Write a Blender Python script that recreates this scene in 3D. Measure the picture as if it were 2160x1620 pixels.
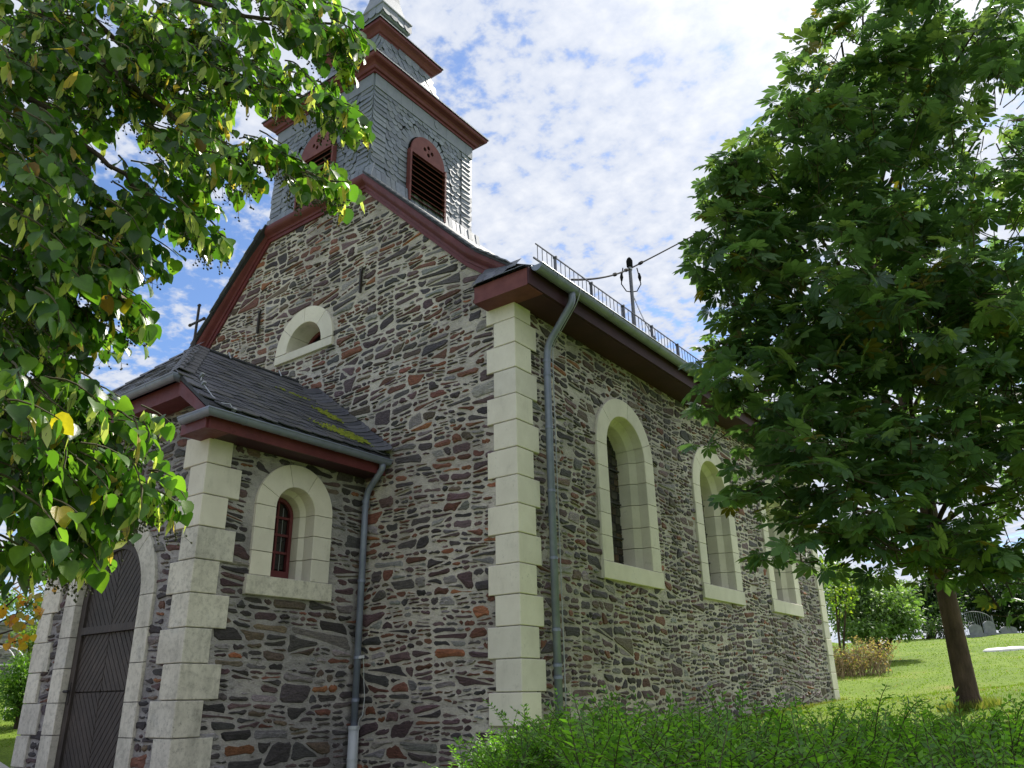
import bpy, bmesh, math, random
import numpy as np
from mathutils import Vector, Matrix
from mathutils.geometry import tessellate_polygon
PI = math.pi
rad = math.radians
S = bpy.context.scene
COL = S.collection
for o in list(bpy.data.objects):
    bpy.data.objects.remove(o)

# ------------------------------------------------------------------ camera
CF, CYAW, CPITCH, CROLL = 1678.7, rad(36.73), rad(21.58), rad(-1.03)
CPOS = np.array([6.353, -8.591, 1.6])
_f = np.array([-math.sin(CYAW)*math.cos(CPITCH), math.cos(CYAW)*math.cos(CPITCH), math.sin(CPITCH)])
_r = np.array([math.cos(CYAW), math.sin(CYAW), 0.0])
_u = np.cross(_r, _f)
C_R = math.cos(CROLL)*_r + math.sin(CROLL)*_u
C_U = -math.sin(CROLL)*_r + math.cos(CROLL)*_u
C_F = _f
camd = bpy.data.cameras.new('camera')
cam = bpy.data.objects.new('camera', camd)
COL.objects.link(cam)
camd.sensor_width = 36.0
camd.lens = 36.0*CF/2160.0
camd.clip_start = 0.1
camd.clip_end = 3000
cam.matrix_world = Matrix(((C_R[0], C_U[0], -C_F[0], CPOS[0]), (C_R[1], C_U[1], -C_F[1], CPOS[1]),
                           (C_R[2], C_U[2], -C_F[2], CPOS[2]), (0, 0, 0, 1)))
S.camera = cam
S.render.resolution_x, S.render.resolution_y = 1024, 768

def at(px, py, d):
    """survey helper: world point seen at a photo pixel, d metres in front of the camera"""
    return CPOS + d*(C_F + C_R*(px-1080)/CF - C_U*(py-810)/CF)

# ------------------------------------------------------------------ sky and sun
SUN_AZ, SUN_EL = rad(3), rad(50)          # azimuth from +Y towards +X
sun_dir = Vector((math.sin(SUN_AZ)*math.cos(SUN_EL), math.cos(SUN_AZ)*math.cos(SUN_EL), math.sin(SUN_EL)))
W = bpy.data.worlds.new('World')
S.world = W
W.use_nodes = True
nt = W.node_tree
nt.nodes.clear()
def N(t, **kw):
    n = nt.nodes.new(t)
    for k, v in kw.items():
        setattr(n, k, v)
    return n
def L(a, b):
    nt.links.new(a, b)
def math_node(op, a=None, b=None, clamp=False):
    n = N('ShaderNodeMath', operation=op, use_clamp=clamp)
    for i, v in enumerate((a, b)):
        if v is None: continue
        if isinstance(v, (int, float)): n.inputs[i].default_value = v
        else: L(v, n.inputs[i])
    return n.outputs[0]
sky = N('ShaderNodeTexSky', sky_type='NISHITA', sun_disc=False, sun_elevation=SUN_EL, sun_rotation=SUN_AZ)
sky.air_density = 1.0; sky.dust_density = 0.6; sky.ozone_density = 1.5
tc = N('ShaderNodeTexCoord')
sep = N('ShaderNodeSeparateXYZ'); L(tc.outputs['Generated'], sep.inputs[0])
zc = math_node('MAXIMUM', sep.outputs[2], 0.06)
zc = math_node('ADD', zc, 0.10)
cx = math_node('DIVIDE', sep.outputs[0], zc); cy = math_node('DIVIDE', sep.outputs[1], zc)
comb = N('ShaderNodeCombineXYZ'); L(cx, comb.inputs[0]); L(cy, comb.inputs[1])
def noise(vec, scale, detail, rough, dist=0.0, off=(0, 0, 0)):
    mp = N('ShaderNodeMapping'); mp.inputs['Location'].default_value = off
    L(vec, mp.inputs[0])
    n = N('ShaderNodeTexNoise'); L(mp.outputs[0], n.inputs['Vector'])
    n.inputs['Scale'].default_value = scale; n.inputs['Detail'].default_value = detail
    n.inputs['Roughness'].default_value = rough; n.inputs['Distortion'].default_value = dist
    return n.outputs[0]
small = noise(comb.outputs[0], 24.0, 5, 0.58, 0.1, (3.1, 1.7, 0))
mid = noise(comb.outputs[0], 6.5, 3, 0.55, 0.3, (0.4, 5.2, 0))
big = noise(comb.outputs[0], 0.8, 1, 0.5, 0.0, (8.3, 2.9, 0))
# the cloud sheet thickens towards the sun's side
sd_ = N('ShaderNodeVectorMath', operation='DOT_PRODUCT'); L(tc.outputs['Generated'], sd_.inputs[0]); sd_.inputs[1].default_value = (0.95, 0.25, 0.0)
small = math_node('ADD', small, math_node('MULTIPLY', sd_.outputs['Value'], 0.20))
cl = math_node('ADD', math_node('MULTIPLY', small, 0.95), math_node('MULTIPLY', mid, 0.70))
cl = math_node('ADD', cl, math_node('MULTIPLY', big, 1.0))
ramp = N('ShaderNodeMapRange'); ramp.interpolation_type = 'SMOOTHSTEP'
L(cl, ramp.inputs[0]); ramp.inputs[1].default_value = 1.01; ramp.inputs[2].default_value = 1.25
# veil of thin cloud brightens round the sun (forward scattering)
nrm = N('ShaderNodeVectorMath', operation='NORMALIZE'); L(tc.outputs['Generated'], nrm.inputs[0])
dot = N('ShaderNodeVectorMath', operation='DOT_PRODUCT'); L(nrm.outputs[0], dot.inputs[0]); dot.inputs[1].default_value = sun_dir
dp = math_node('MAXIMUM', dot.outputs['Value'], 0.0)
aur = math_node('ADD', math_node('MULTIPLY', math_node('POWER', dp, 6.0), 0.04), math_node('MULTIPLY', math_node('POWER', dp, 45.0), 0.35))
cmix = N('ShaderNodeMixRGB'); cmix.inputs[1].default_value = (0.36, 0.40, 0.49, 1); cmix.inputs[2].default_value = (0.56, 0.57, 0.59, 1)
shade = N('ShaderNodeMapRange'); L(cl, shade.inputs[0]); shade.inputs[1].default_value = 1.12; shade.inputs[2].default_value = 1.70
L(shade.outputs[0], cmix.inputs[0])
addc = N('ShaderNodeMixRGB', blend_type='ADD'); addc.inputs[0].default_value = 1.0
L(cmix.outputs[0], addc.inputs[1])
aurc = N('ShaderNodeCombineXYZ')
for i in range(3): L(aur, aurc.inputs[i])
L(aurc.outputs[0], addc.inputs[2])
skys = N('ShaderNodeMixRGB', blend_type='MULTIPLY'); skys.inputs[0].default_value = 1.0
L(sky.outputs[0], skys.inputs[1]); skys.inputs[2].default_value = (0.074, 0.086, 0.104, 1)
fin = N('ShaderNodeMixRGB'); L(ramp.outputs[0], fin.inputs[0]); L(skys.outputs[0], fin.inputs[1]); L(addc.outputs[0], fin.inputs[2])
bg = N('ShaderNodeBackground'); L(fin.outputs[0], bg.inputs[0]); bg.inputs[1].default_value = 1.0
wo = N('ShaderNodeOutputWorld'); L(bg.outputs[0], wo.inputs[0])

sl = bpy.data.lights.new('sun', 'SUN'); sl.energy = 4.3; sl.angle = rad(1.2); sl.color = (1.0, 0.95, 0.86)
so = bpy.data.objects.new('sun', sl); COL.objects.link(so)
so.rotation_euler = sun_dir.to_track_quat('Z', 'Y').to_euler(); so.location = (10, 30, 40)
S.view_settings.view_transform = 'Standard'; S.view_settings.look = 'None'; S.view_settings.gamma = 1
S.view_settings.use_curve_mapping = False
S.view_settings.exposure = 0.8
S.render.engine = 'CYCLES'
try:
    S.cycles.max_bounces = 5; S.cycles.diffuse_bounces = 3; W.cycles.sampling_method = 'MANUAL'; W.cycles.sample_map_resolution = 512
except Exception: pass

# ------------------------------------------------------------------ materials
class MatB:
    def __init__(self, name):
        self.m = bpy.data.materials.new(name); self.m.use_nodes = True
        self.t = self.m.node_tree; self.t.nodes.clear()
        self.out = self.n('ShaderNodeOutputMaterial')
        self.tc = self.n('ShaderNodeTexCoord')
    def n(self, t, **kw):
        x = self.t.nodes.new(t)
        for k, v in kw.items(): setattr(x, k, v)
        return x
    def l(self, a, b): self.t.links.new(a, b)
    def noise(self, scale, detail=4, rough=0.55, stretch=(1, 1, 1), dist=0.0):
        mp = self.n('ShaderNodeMapping'); mp.inputs['Scale'].default_value = stretch
        self.l(self.tc.outputs['Object'], mp.inputs[0])
        x = self.n('ShaderNodeTexNoise'); self.l(mp.outputs[0], x.inputs['Vector'])
        x.inputs['Scale'].default_value = scale; x.inputs['Detail'].default_value = detail
        x.inputs['Roughness'].default_value = rough; x.inputs['Distortion'].default_value = dist
        return x.outputs[0]
    def ramp(self, fac, stops):
        r = self.n('ShaderNodeValToRGB'); e = r.color_ramp.elements
        e[0].position, e[0].color = stops[0][0], (*stops[0][1], 1)
        e[1].position, e[1].color = stops[-1][0], (*stops[-1][1], 1)
        for p, c in stops[1:-1]:
            k = e.new(p); k.color = (*c, 1)
        self.l(fac, r.inputs[0]); return r.outputs[0]
    def mix(self, a, b, fac, mode='MIX'):
        x = self.n('ShaderNodeMixRGB', blend_type=mode)
        for i, v in ((0, fac), (1, a), (2, b)):
            if isinstance(v, (int, float)): x.inputs[i].default_value = v
            elif isinstance(v, tuple): x.inputs[i].default_value = (*v, 1)
            else: self.l(v, x.inputs[i])
        return x.outputs[0]
    def bump(self, h, strength, dist=0.02):
        b = self.n('ShaderNodeBump'); b.inputs['Strength'].default_value = strength; b.inputs['Distance'].default_value = dist
        self.l(h, b.inputs['Height']); return b.outputs[0]
    def bsdf(self, col, rough=0.8, spec=0.3, metal=0.0, normal=None):
        p = self.n('ShaderNodeBsdfPrincipled')
        if isinstance(col, tuple): p.inputs['Base Color'].default_value = (*col, 1)
        else: self.l(col, p.inputs['Base Color'])
        if isinstance(rough, (int, float)): p.inputs['Roughness'].default_value = rough
        else: self.l(rough, p.inputs['Roughness'])
        p.inputs['Specular IOR Level'].default_value = spec; p.inputs['Metallic'].default_value = metal
        if normal is not None: self.l(normal, p.inputs['Normal'])
        self.p = p; self.l(p.outputs[0], self.out.inputs[0]); return p
    def attr(self, name):
        a = self.n('ShaderNodeAttribute'); a.attribute_name = name; return a.outputs['Color']

def simple(name, c1, c2, scale=6, rough=0.8, spec=0.3, bump=0.2, bscale=40, metal=0.0, detail=5, stretch=(1, 1, 1), bdist=0.01):
    b = MatB(name)
    col = b.ramp(b.noise(scale, detail, 0.6, stretch), [(0.3, c1), (0.7, c2)])
    nrm = b.bump(b.noise(bscale, 6, 0.6, stretch), bump, bdist) if bump else None
    b.bsdf(col, rough, spec, metal, nrm)
    return b.m

M = {}
# rubble stone: colour from each stone's own tint, layered slate grain
b = MatB('rubble_stone'); t = b.attr('tint')
gr = b.noise(9, 8, 0.68, (1, 1, 3.5)); fl = b.noise(34, 5, 0.6, (1, 1, 2.2))
c = b.mix(t, b.ramp(gr, [(0.25, (0.45, 0.45, 0.47)), (0.5, (1, 1, 1)), (0.75, (1.5, 1.45, 1.38))]), 1.0, 'MULTIPLY')
c = b.mix(c, b.ramp(fl, [(0.3, (0.6, 0.6, 0.6)), (0.7, (1.35, 1.32, 1.3))]), 0.75, 'MULTIPLY')
h = b.mix(gr, fl, 0.35)
b.bsdf(c, 0.62, 0.35, 0, b.bump(h, 1.0, 0.05)); M['stone'] = b.m
def mortar(name, c0, c1, c2):
    b = MatB(name)
    n1 = b.noise(1.3, 5, 0.6); n2 = b.noise(30, 6, 0.65, (1, 1, 1.6)); n3 = b.noise(7, 5, 0.6, (1, 1, 2.0))
    c = b.ramp(n1, [(0.3, c0), (0.52, c1), (0.72, c2)])
    c = b.mix(c, b.ramp(n3, [(0.30, (0.30, 0.27, 0.27)), (0.40, (0.85, 0.85, 0.85)), (0.7, (1.12, 1.12, 1.1))]), 0.9, 'MULTIPLY')
    c = b.mix(c, b.ramp(n2, [(0.3, (0.7, 0.7, 0.7)), (0.7, (1.25, 1.25, 1.25))]), 0.6, 'MULTIPLY')
    n5 = b.noise(0.55, 4, 0.65); c = b.mix(c, b.ramp(n5, [(0.36, (0.62, 0.61, 0.62)), (0.52, (1, 1, 1)), (0.7, (1.06, 1.05, 1.03))]), 1.0, 'MULTIPLY')
    b.bsdf(c, 0.92, 0.15, 0, b.bump(b.mix(n3, n2, 0.4), 0.9, 0.05)); return b.m
M['mortar'] = mortar('lime_mortar', (0.46, 0.43, 0.40), (0.58, 0.54, 0.49), (0.64, 0.60, 0.54))
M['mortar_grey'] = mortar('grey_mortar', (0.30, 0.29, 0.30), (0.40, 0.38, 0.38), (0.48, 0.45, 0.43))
M['mortar_side'] = mortar('side_mortar', (0.45, 0.42, 0.40), (0.58, 0.54, 0.50), (0.66, 0.61, 0.55))
# cream dressed stone
b = MatB('cream_stone')
n1 = b.noise(2.2, 6, 0.65); n2 = b.noise(9, 7, 0.75); n3 = b.noise(60, 3, 0.5); n4 = b.noise(3, 6, 0.7, (1, 1, 0.35))
c = b.ramp(n1, [(0.3, (0.66, 0.625, 0.545)), (0.6, (0.76, 0.725, 0.64)), (0.75, (0.72, 0.695, 0.635))])
c = b.mix(c, b.ramp(n2, [(0.60, (1, 1, 1)), (0.72, (0.62, 0.62, 0.60))]), 0.55, 'MULTIPLY')
c = b.mix(c, b.ramp(n4, [(0.56, (1, 1, 1)), (0.72, (0.74, 0.75, 0.73))]), 0.7, 'MULTIPLY')
oi = b.n('ShaderNodeObjectInfo'); c = b.mix(c, b.ramp(oi.outputs['Random'], [(0.0, (0.88, 0.88, 0.89)), (1.0, (1.05, 1.04, 1.01))]), 1.0, 'MULTIPLY')
sp_ = b.noise(28, 4, 0.8); st2 = b.noise(1.1, 3, 0.6)
spk = b.mix(b.ramp(sp_, [(0.60, (0, 0, 0)), (0.68, (1, 1, 1))]), b.ramp(st2, [(0.50, (0, 0, 0)), (0.62, (1, 1, 1))]), 1.0, 'MULTIPLY')
c = b.mix(c, (0.16, 0.155, 0.15), b.mix(spk, (0.6, 0.6, 0.6), 1.0, 'MULTIPLY'))
b.bsdf(c, 0.78, 0.25, 0, b.bump(n3, 0.12, 0.004)); M['cream'] = b.m
b = MatB('weathered_cream_stone')
n1 = b.noise(2.2, 6, 0.65); n2 = b.noise(14, 8, 0.8); n3 = b.noise(60, 3, 0.5); n4 = b.noise(3.2, 6, 0.7, (1, 1, 0.35))
c = b.ramp(n1, [(0.3, (0.56, 0.535, 0.475)), (0.6, (0.68, 0.655, 0.585)), (0.75, (0.62, 0.61, 0.57))])
c = b.mix(c, b.ramp(n2, [(0.48, (1, 1, 1)), (0.66, (0.5, 0.5, 0.5))]), 0.75, 'MULTIPLY')
c = b.mix(c, b.ramp(n4, [(0.48, (1, 1, 1)), (0.70, (0.62, 0.63, 0.62))]), 0.8, 'MULTIPLY')
oi = b.n('ShaderNodeObjectInfo'); c = b.mix(c, b.ramp(oi.outputs['Random'], [(0.0, (0.88, 0.88, 0.89)), (1.0, (1.05, 1.04, 1.01))]), 1.0, 'MULTIPLY')
sp_ = b.noise(28, 4, 0.8); st2 = b.noise(1.1, 3, 0.6)
spk = b.mix(b.ramp(sp_, [(0.60, (0, 0, 0)), (0.68, (1, 1, 1))]), b.ramp(st2, [(0.50, (0, 0, 0)), (0.62, (1, 1, 1))]), 1.0, 'MULTIPLY')
c = b.mix(c, (0.16, 0.155, 0.15), b.mix(spk, (0.6, 0.6, 0.6), 1.0, 'MULTIPLY'))
b.bsdf(c, 0.82, 0.2, 0, b.bump(n2, 0.18, 0.006)); M['cream_old'] = b.m
b = MatB('oxblood_paint')
n1 = b.noise(2.5, 6, 0.7); n2 = b.noise(22, 5, 0.7, (1, 1, 1)); n3 = b.noise(6, 6, 0.75)
c = b.ramp(n1, [(0.3, (0.10, 0.021, 0.026)), (0.6, (0.142, 0.031, 0.036)), (0.75, (0.18, 0.055, 0.056))])
c = b.mix(c, b.ramp(n3, [(0.58, (1, 1, 1)), (0.72, (0.62, 0.6, 0.6))]), 0.8, 'MULTIPLY')
c = b.mix(c, (0.34, 0.24, 0.21), b.ramp(n2, [(0.70, (0, 0, 0)), (0.78, (0.5, 0.5, 0.5))]))
b.bsdf(c, b.ramp(n3, [(0.3, (0.42,)*3), (0.7, (0.66,)*3)]), 0.4, 0, b.bump(n2, 0.15, 0.004)); M['red'] = b.m
M['red_plain'] = simple('oxblood_plain', (0.15, 0.030, 0.034), (0.205, 0.045, 0.048), 3.0, 0.42, 0.45, 0.1, 60)
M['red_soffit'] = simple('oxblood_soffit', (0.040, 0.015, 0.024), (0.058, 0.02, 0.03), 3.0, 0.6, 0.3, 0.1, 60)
M['red_worn'] = simple('worn_oxblood', (0.125, 0.034, 0.034), (0.19, 0.062, 0.058), 5.0, 0.6, 0.35, 0.2, 50)
M['zinc'] = simple('zinc', (0.165, 0.19, 0.27), (0.25, 0.28, 0.38), 4.0, 0.42, 0.5, 0.05, 30, metal=0.15)
M['pvc'] = simple('grey_standpipe', (0.46, 0.49, 0.53), (0.55, 0.58, 0.62), 4.0, 0.5, 0.4, 0.03, 30)
b = MatB('slate'); t = b.attr('tint')
g = b.noise(14, 6, 0.65); g2 = b.noise(70, 4, 0.6)
c = b.mix(t, b.ramp(g, [(0.3, (0.72, 0.72, 0.74)), (0.7, (1.25, 1.25, 1.25))]), 1.0, 'MULTIPLY')
b.bsdf(c, b.ramp(g, [(0.3, (0.42,)*3), (0.7, (0.6,)*3)]), 0.4, 0, b.bump(g2, 0.25, 0.006)); M['slate'] = b.m
M['slate_back'] = simple('slate_backing', (0.03, 0.032, 0.04), (0.055, 0.058, 0.068), 8, 0.6, 0.3, 0.3, 30)
M['slate_plain'] = simple('plain_slate', (0.16, 0.18, 0.235), (0.205, 0.23, 0.285), 5, 0.45, 0.5, 0.2, 30)
M['iron'] = simple('dark_iron', (0.02, 0.018, 0.018), (0.045, 0.035, 0.03), 12, 0.6, 0.4, 0.2, 40)
M['galv'] = simple('galvanised_wire', (0.33, 0.35, 0.37), (0.45, 0.47, 0.49), 12, 0.45, 0.5, 0, metal=0.6)
M['guard'] = simple('guard_steel', (0.12, 0.125, 0.14), (0.2, 0.2, 0.22), 12, 0.5, 0.5, 0, metal=0.5)
M['dark'] = simple('dark_interior', (0.008, 0.007, 0.007), (0.014, 0.012, 0.012), 4, 0.9, 0.1, 0)
M['black'] = simple('cable_black', (0.012, 0.012, 0.013), (0.02, 0.02, 0.022), 8, 0.95, 0.05, 0)
M['lead'] = simple('lead_came', (0.03, 0.03, 0.032), (0.05, 0.05, 0.052), 10, 0.6, 0.4, 0)
# oak door
b = MatB('dark_oak')
g = b.noise(6, 6, 0.65, (7, 7, 1)); g2 = b.noise(2, 4, 0.6)
c = b.ramp(g, [(0.3, (0.032, 0.027, 0.026)), (0.7, (0.078, 0.064, 0.058))])
c = b.mix(c, b.ramp(g2, [(0.3, (0.75, 0.75, 0.75)), (0.7, (1.25, 1.2, 1.15))]), 1.0, 'MULTIPLY')
b.bsdf(c, 0.62, 0.35, 0, b.bump(g, 0.35, 0.006)); M['oak'] = b.m
def glass(name, col, rough=0.12):
    b = MatB(name); n1 = b.noise(5, 3); b.bsdf(b.ramp(n1, [(0.3, tuple(x*0.7 for x in col)), (0.7, tuple(x*1.3 for x in col))]), rough, 0.5, 0, b.bump(b.noise(9, 2), 0.08, 0.01)); return b.m
M['glass0'] = glass('glass_brown', (0.040, 0.028, 0.018)); M['glass1'] = glass('glass_grey', (0.055, 0.05, 0.045))
M['glass2'] = glass('glass_green', (0.026, 0.030, 0.020)); M['glass3'] = glass('glass_dark', (0.012, 0.011, 0.012), 0.08)
M['glass4'] = glass('glass_amber', (0.085, 0.055, 0.03))
def leafmat(name, rough=0.4, spec=0.4, trans=0.45, tm=(1.9, 2.15, 0.75)):
    b = MatB(name); t = b.attr('tint')
    v = b.mix(t, b.ramp(b.noise(3.0, 3), [(0.3, (0.75, 0.78, 0.8)), (0.7, (1.2, 1.18, 1.1))]), 1.0, 'MULTIPLY')
    p = b.bsdf(v, rough, spec, 0, b.bump(b.noise(60, 3), 0.25, 0.004))
    tr = b.n('ShaderNodeBsdfTranslucent'); tcol = b.mix(v, tm, 1.0, 'MULTIPLY'); b.l(tcol, tr.inputs[0])
    mx = b.n('ShaderNodeMixShader'); mx.inputs[0].default_value = trans
    b.l(p.outputs[0], mx.inputs[1]); b.l(tr.outputs[0], mx.inputs[2]); b.l(mx.outputs[0], b.out.inputs[0]); return b.m
M['leaf'] = leafmat('lime_leaf', 0.33, 0.5, 0.48)
M['leaf2'] = leafmat('chestnut_leaf', 0.42, 0.45, 0.46, (1.75, 1.75, 0.8))
M['leaf3'] = leafmat('shrub_leaf', 0.5, 0.35, 0.38)
M['bark'] = simple('bark', (0.035, 0.026, 0.020), (0.085, 0.062, 0.048), 6, 0.9, 0.2, 0.7, 18, stretch=(1, 1, 0.3), bdist=0.03)
M['bark_red'] = simple('young_bark', (0.04, 0.026, 0.020), (0.135, 0.088, 0.066), 7, 0.8, 0.3, 0.9, 26, stretch=(1, 1, 0.35), bdist=0.04)
M['twig'] = simple('twig', (0.05, 0.045, 0.025), (0.09, 0.08, 0.045), 8, 0.8, 0.25, 0)
M['dry'] = simple('dry_stem', (0.22, 0.16, 0.11), (0.36, 0.28, 0.20), 5, 0.9, 0.1, 0)
M['berry'] = simple('lime_fruit', (0.045, 0.05, 0.028), (0.075, 0.08, 0.045), 8, 0.7, 0.3, 0)
M['moss'] = simple('moss', (0.12, 0.16, 0.025), (0.27, 0.30, 0.04), 9, 0.95, 0.1, 0.5, 40)
M['white_metal'] = simple('white_metal', (0.62, 0.64, 0.66), (0.72, 0.73, 0.74), 6, 0.5, 0.4, 0)
M['paver'] = simple('paver', (0.22, 0.12, 0.09), (0.34, 0.21, 0.16), 5, 0.9, 0.15, 0.3, 30)
M['kerb'] = simple('kerb_stone', (0.40, 0.39, 0.36), (0.52, 0.50, 0.46), 6, 0.9, 0.15, 0.2, 30)
M['grave'] = simple('gravestone', (0.14, 0.15, 0.17), (0.24, 0.25, 0.27), 5, 0.6, 0.3, 0.2, 30)
M['slab'] = simple('pale_slab', (0.60, 0.60, 0.57), (0.74, 0.73, 0.70), 5, 0.7, 0.3, 0.1, 30)
M['fieldstone'] = simple('dry_stone', (0.15, 0.15, 0.16), (0.30, 0.29, 0.29), 3, 0.9, 0.2, 0.6, 12, bdist=0.05)
# lawn
b = MatB('lawn_grass')
n1 = b.noise(0.35, 5, 0.6); n2 = b.noise(3.0, 6, 0.7); n3 = b.noise(25, 6, 0.7)
c = b.ramp(n1, [(0.3, (0.11, 0.18, 0.022)), (0.55, (0.155, 0.235, 0.028)), (0.66, (0.20, 0.24, 0.045)), (0.8, (0.27, 0.225, 0.085))])
c = b.mix(c, b.ramp(n2, [(0.3, (0.72, 0.75, 0.7)), (0.6, (1.05, 1.05, 1)), (0.78, (1.5, 1.2, 1.2))]), 0.9, 'MULTIPLY')
c = b.mix(c, b.ramp(n3, [(0.3, (0.6, 0.65, 0.6)), (0.7, (1.35, 1.3, 1.2))]), 0.8, 'MULTIPLY')
b.bsdf(c, 0.9, 0.15, 0, b.bump(n3, 0.8, 0.05)); M['grass'] = b.m
b = MatB('grass_blade'); t = b.attr('tint'); p = b.bsdf(t, 0.7, 0.2)
tr = b.n('ShaderNodeBsdfTranslucent'); b.l(b.mix(t, (1.6, 1.7, 0.8), 1.0, 'MULTIPLY'), tr.inputs[0])
mx = b.n('ShaderNodeMixShader'); mx.inputs[0].default_value = 0.4
b.l(p.outputs[0], mx.inputs[1]); b.l(tr.outputs[0], mx.inputs[2]); b.l(mx.outputs[0], b.out.inputs[0]); M['blade'] = b.m

# ------------------------------------------------------------------ builders
Z3 = np.array([0, 0, 1.0])
def link(name, me, m, parent=None, mtx=None, kind=None):
    o = bpy.data.objects.new(name, me); COL.objects.link(o)
    if m is not None and not me.materials:
        me.materials.append(M[m] if isinstance(m, str) else m)
    if parent is not None:
        o.parent = parent
        if parent.type == 'EMPTY' and parent.get('thing'):
            o.matrix_parent_inverse = Matrix.Translation(-Vector(parent.location))
    if mtx is not None: o.matrix_basis = mtx
    if kind: o['kind'] = kind
    return o
def thing(name, label, cat, loc, group=None):
    o = bpy.data.objects.new(name, None); COL.objects.link(o); o.location = loc; o['thing'] = 1
    o.empty_display_size = 0.2
    o['label'] = label; o['category'] = cat
    if group: o['group'] = group
    return o
def tag(o, label, cat, group=None):
    o['label'] = label; o['category'] = cat
    if group: o['group'] = group
    return o

class MB:
    """collects geometry for ONE mesh"""
    def __init__(s): s.v = []; s.f = []; s.c = []; s.col = None
    def add(s, vs, fs, tint=None):
        k = len(s.v); s.v += [tuple(map(float, p)) for p in vs]; s.f += [tuple(i+k for i in f) for f in fs]
        s.c += [tint if tint is not None else (1, 1, 1)]*len(vs)
    def mesh(s, name, smooth=False, tint=False):
        me = bpy.data.meshes.new(name); me.from_pydata(s.v, [], s.f)
        if tint:
            a = me.attributes.new('tint', 'FLOAT_COLOR', 'POINT')
            a.data.foreach_set('color', np.array([(*c, 1.0) for c in s.c], dtype=np.float32).ravel())
        if smooth: me.polygons.foreach_set('use_smooth', [True]*len(me.polygons))
        me.update(); return me
    def build(s, name, m, parent=None, smooth=False, tint=False, kind=None):
        return link(name, s.mesh(name, smooth, tint), m, parent, kind=kind)
    def box(s, lo, hi, tint=None):
        x0, y0, z0 = lo; x1, y1, z1 = hi
        s.add([(x0, y0, z0), (x1, y0, z0), (x1, y1, z0), (x0, y1, z0), (x0, y0, z1), (x1, y0, z1), (x1, y1, z1), (x0, y1, z1)],
              [(0, 3, 2, 1), (4, 5, 6, 7), (0, 1, 5, 4), (1, 2, 6, 5), (2, 3, 7, 6), (3, 0, 4, 7)], tint); return s
    def bar(s, a, bb, w, h=None, up=(0, 0, 1), tint=None):
        a = np.array(a, float); bb = np.array(bb, float); d = bb-a; d /= np.linalg.norm(d)
        h = w if h is None else h
        up = np.array(up, float)
        if abs(d@up) > 0.95: up = np.array((1.0, 0, 0))
        x = np.cross(d, up); x /= np.linalg.norm(x); y = np.cross(x, d)
        vs = []
        for p in (a, bb):
            for i, j in ((-1, -1), (1, -1), (1, 1), (-1, 1)): vs.append(p+x*i*w/2+y*j*h/2)
        s.add(vs, [(0, 1, 2, 3), (7, 6, 5, 4), (0, 4, 5, 1), (1, 5, 6, 2), (2, 6, 7, 3), (3, 7, 4, 0)], tint); return s
    def tube(s, pts, rs, seg=8, cap=True, tint=None):
        pts = [np.array(p, float) for p in pts]
        if isinstance(rs, (int, float)): rs = [rs]*len(pts)
        rings = []; ref = None
        for i, p in enumerate(pts):
            d = pts[min(i+1, len(pts)-1)]-pts[max(i-1, 0)]; d = d/(np.linalg.norm(d)+1e-9)
            if ref is None:
                ref = np.array((0, 0, 1.0)) if abs(d[2]) < 0.9 else np.array((1.0, 0, 0))
            x = np.cross(d, ref); x /= (np.linalg.norm(x)+1e-9); y = np.cross(x, d); ref = y
            rings.append([p+rs[i]*(x*math.cos(2*PI*k/seg)+y*math.sin(2*PI*k/seg)) for k in range(seg)])
        vs = [q for r in rings for q in r]; fs = []
        for i in range(len(pts)-1):
            for k in range(seg):
                fs.append((i*seg+k, i*seg+(k+1) % seg, (i+1)*seg+(k+1) % seg, (i+1)*seg+k))
        if cap:
            fs.append(tuple(range(seg-1, -1, -1))); fs.append(tuple((len(pts)-1)*seg+k for k in range(seg)))
        s.add(vs, fs, tint); return s
    def prism(s, poly, fr, d0, d1, tint=None, inset=0.0):
        n = len(poly); cu = sum(p[0] for p in poly)/n; cv = sum(p[1] for p in poly)/n
        vs = [fr(u, v, d0) for u, v in poly]
        if inset:
            vs += [fr(u, v, d1-inset) for u, v in poly]
            top = []
            for u, v in poly:
                l = math.hypot(u-cu, v-cv)+1e-9; k = max(0, 1-inset/l*1.2); top.append((cu+(u-cu)*k, cv+(v-cv)*k))
            vs += [fr(u, v, d1) for u, v in top]; r = 3
        else:
            vs += [fr(u, v, d1) for u, v in poly]; r = 2
        fs = [tuple(range(n-1, -1, -1)), tuple((r-1)*n+i for i in range(n))]
        for k in range(r-1):
            for i in range(n): fs.append((k*n+i, k*n+(i+1) % n, (k+1)*n+(i+1) % n, (k+1)*n+i))
        s.add(vs, fs, tint); return s
    def holed(s, loops, fr, d0, d1=None):
        """flat face with holes (thick when d1 is given)"""
        flat = [p for lp in loops for p in lp]
        tris = tessellate_polygon([[Vector((p[0], p[1], 0)) for p in lp] for lp in loops])
        s.add([fr(u, v, d0) for u, v in flat], [tuple(t) for t in tris])
        if d1 is not None:
            s.add([fr(u, v, d1) for u, v in flat], [tuple(t) for t in tris])
            for lp in loops:
                n = len(lp); s.add([fr(u, v, d0) for u, v in lp]+[fr(u, v, d1) for u, v in lp],
                                   [(i, (i+1) % n, n+(i+1) % n, n+i) for i in range(n)])
        return s
    def sqlathe(s, cx, cy, hx, hy, prof, tint=None):
        """profile (out, z) carried round a rectangle with mitred corners"""
        vs = []
        for o, z in prof:
            for i, j in ((-1, -1), (1, -1), (1, 1), (-1, 1)): vs.append((cx+i*(hx+o), cy+j*(hy+o), z))
        fs = [(k*4+i, k*4+(i+1) % 4, k*4+4+(i+1) % 4, k*4+4+i) for k in range(len(prof)-1) for i in range(4)]
        s.add(vs, fs, tint); return s
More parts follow.
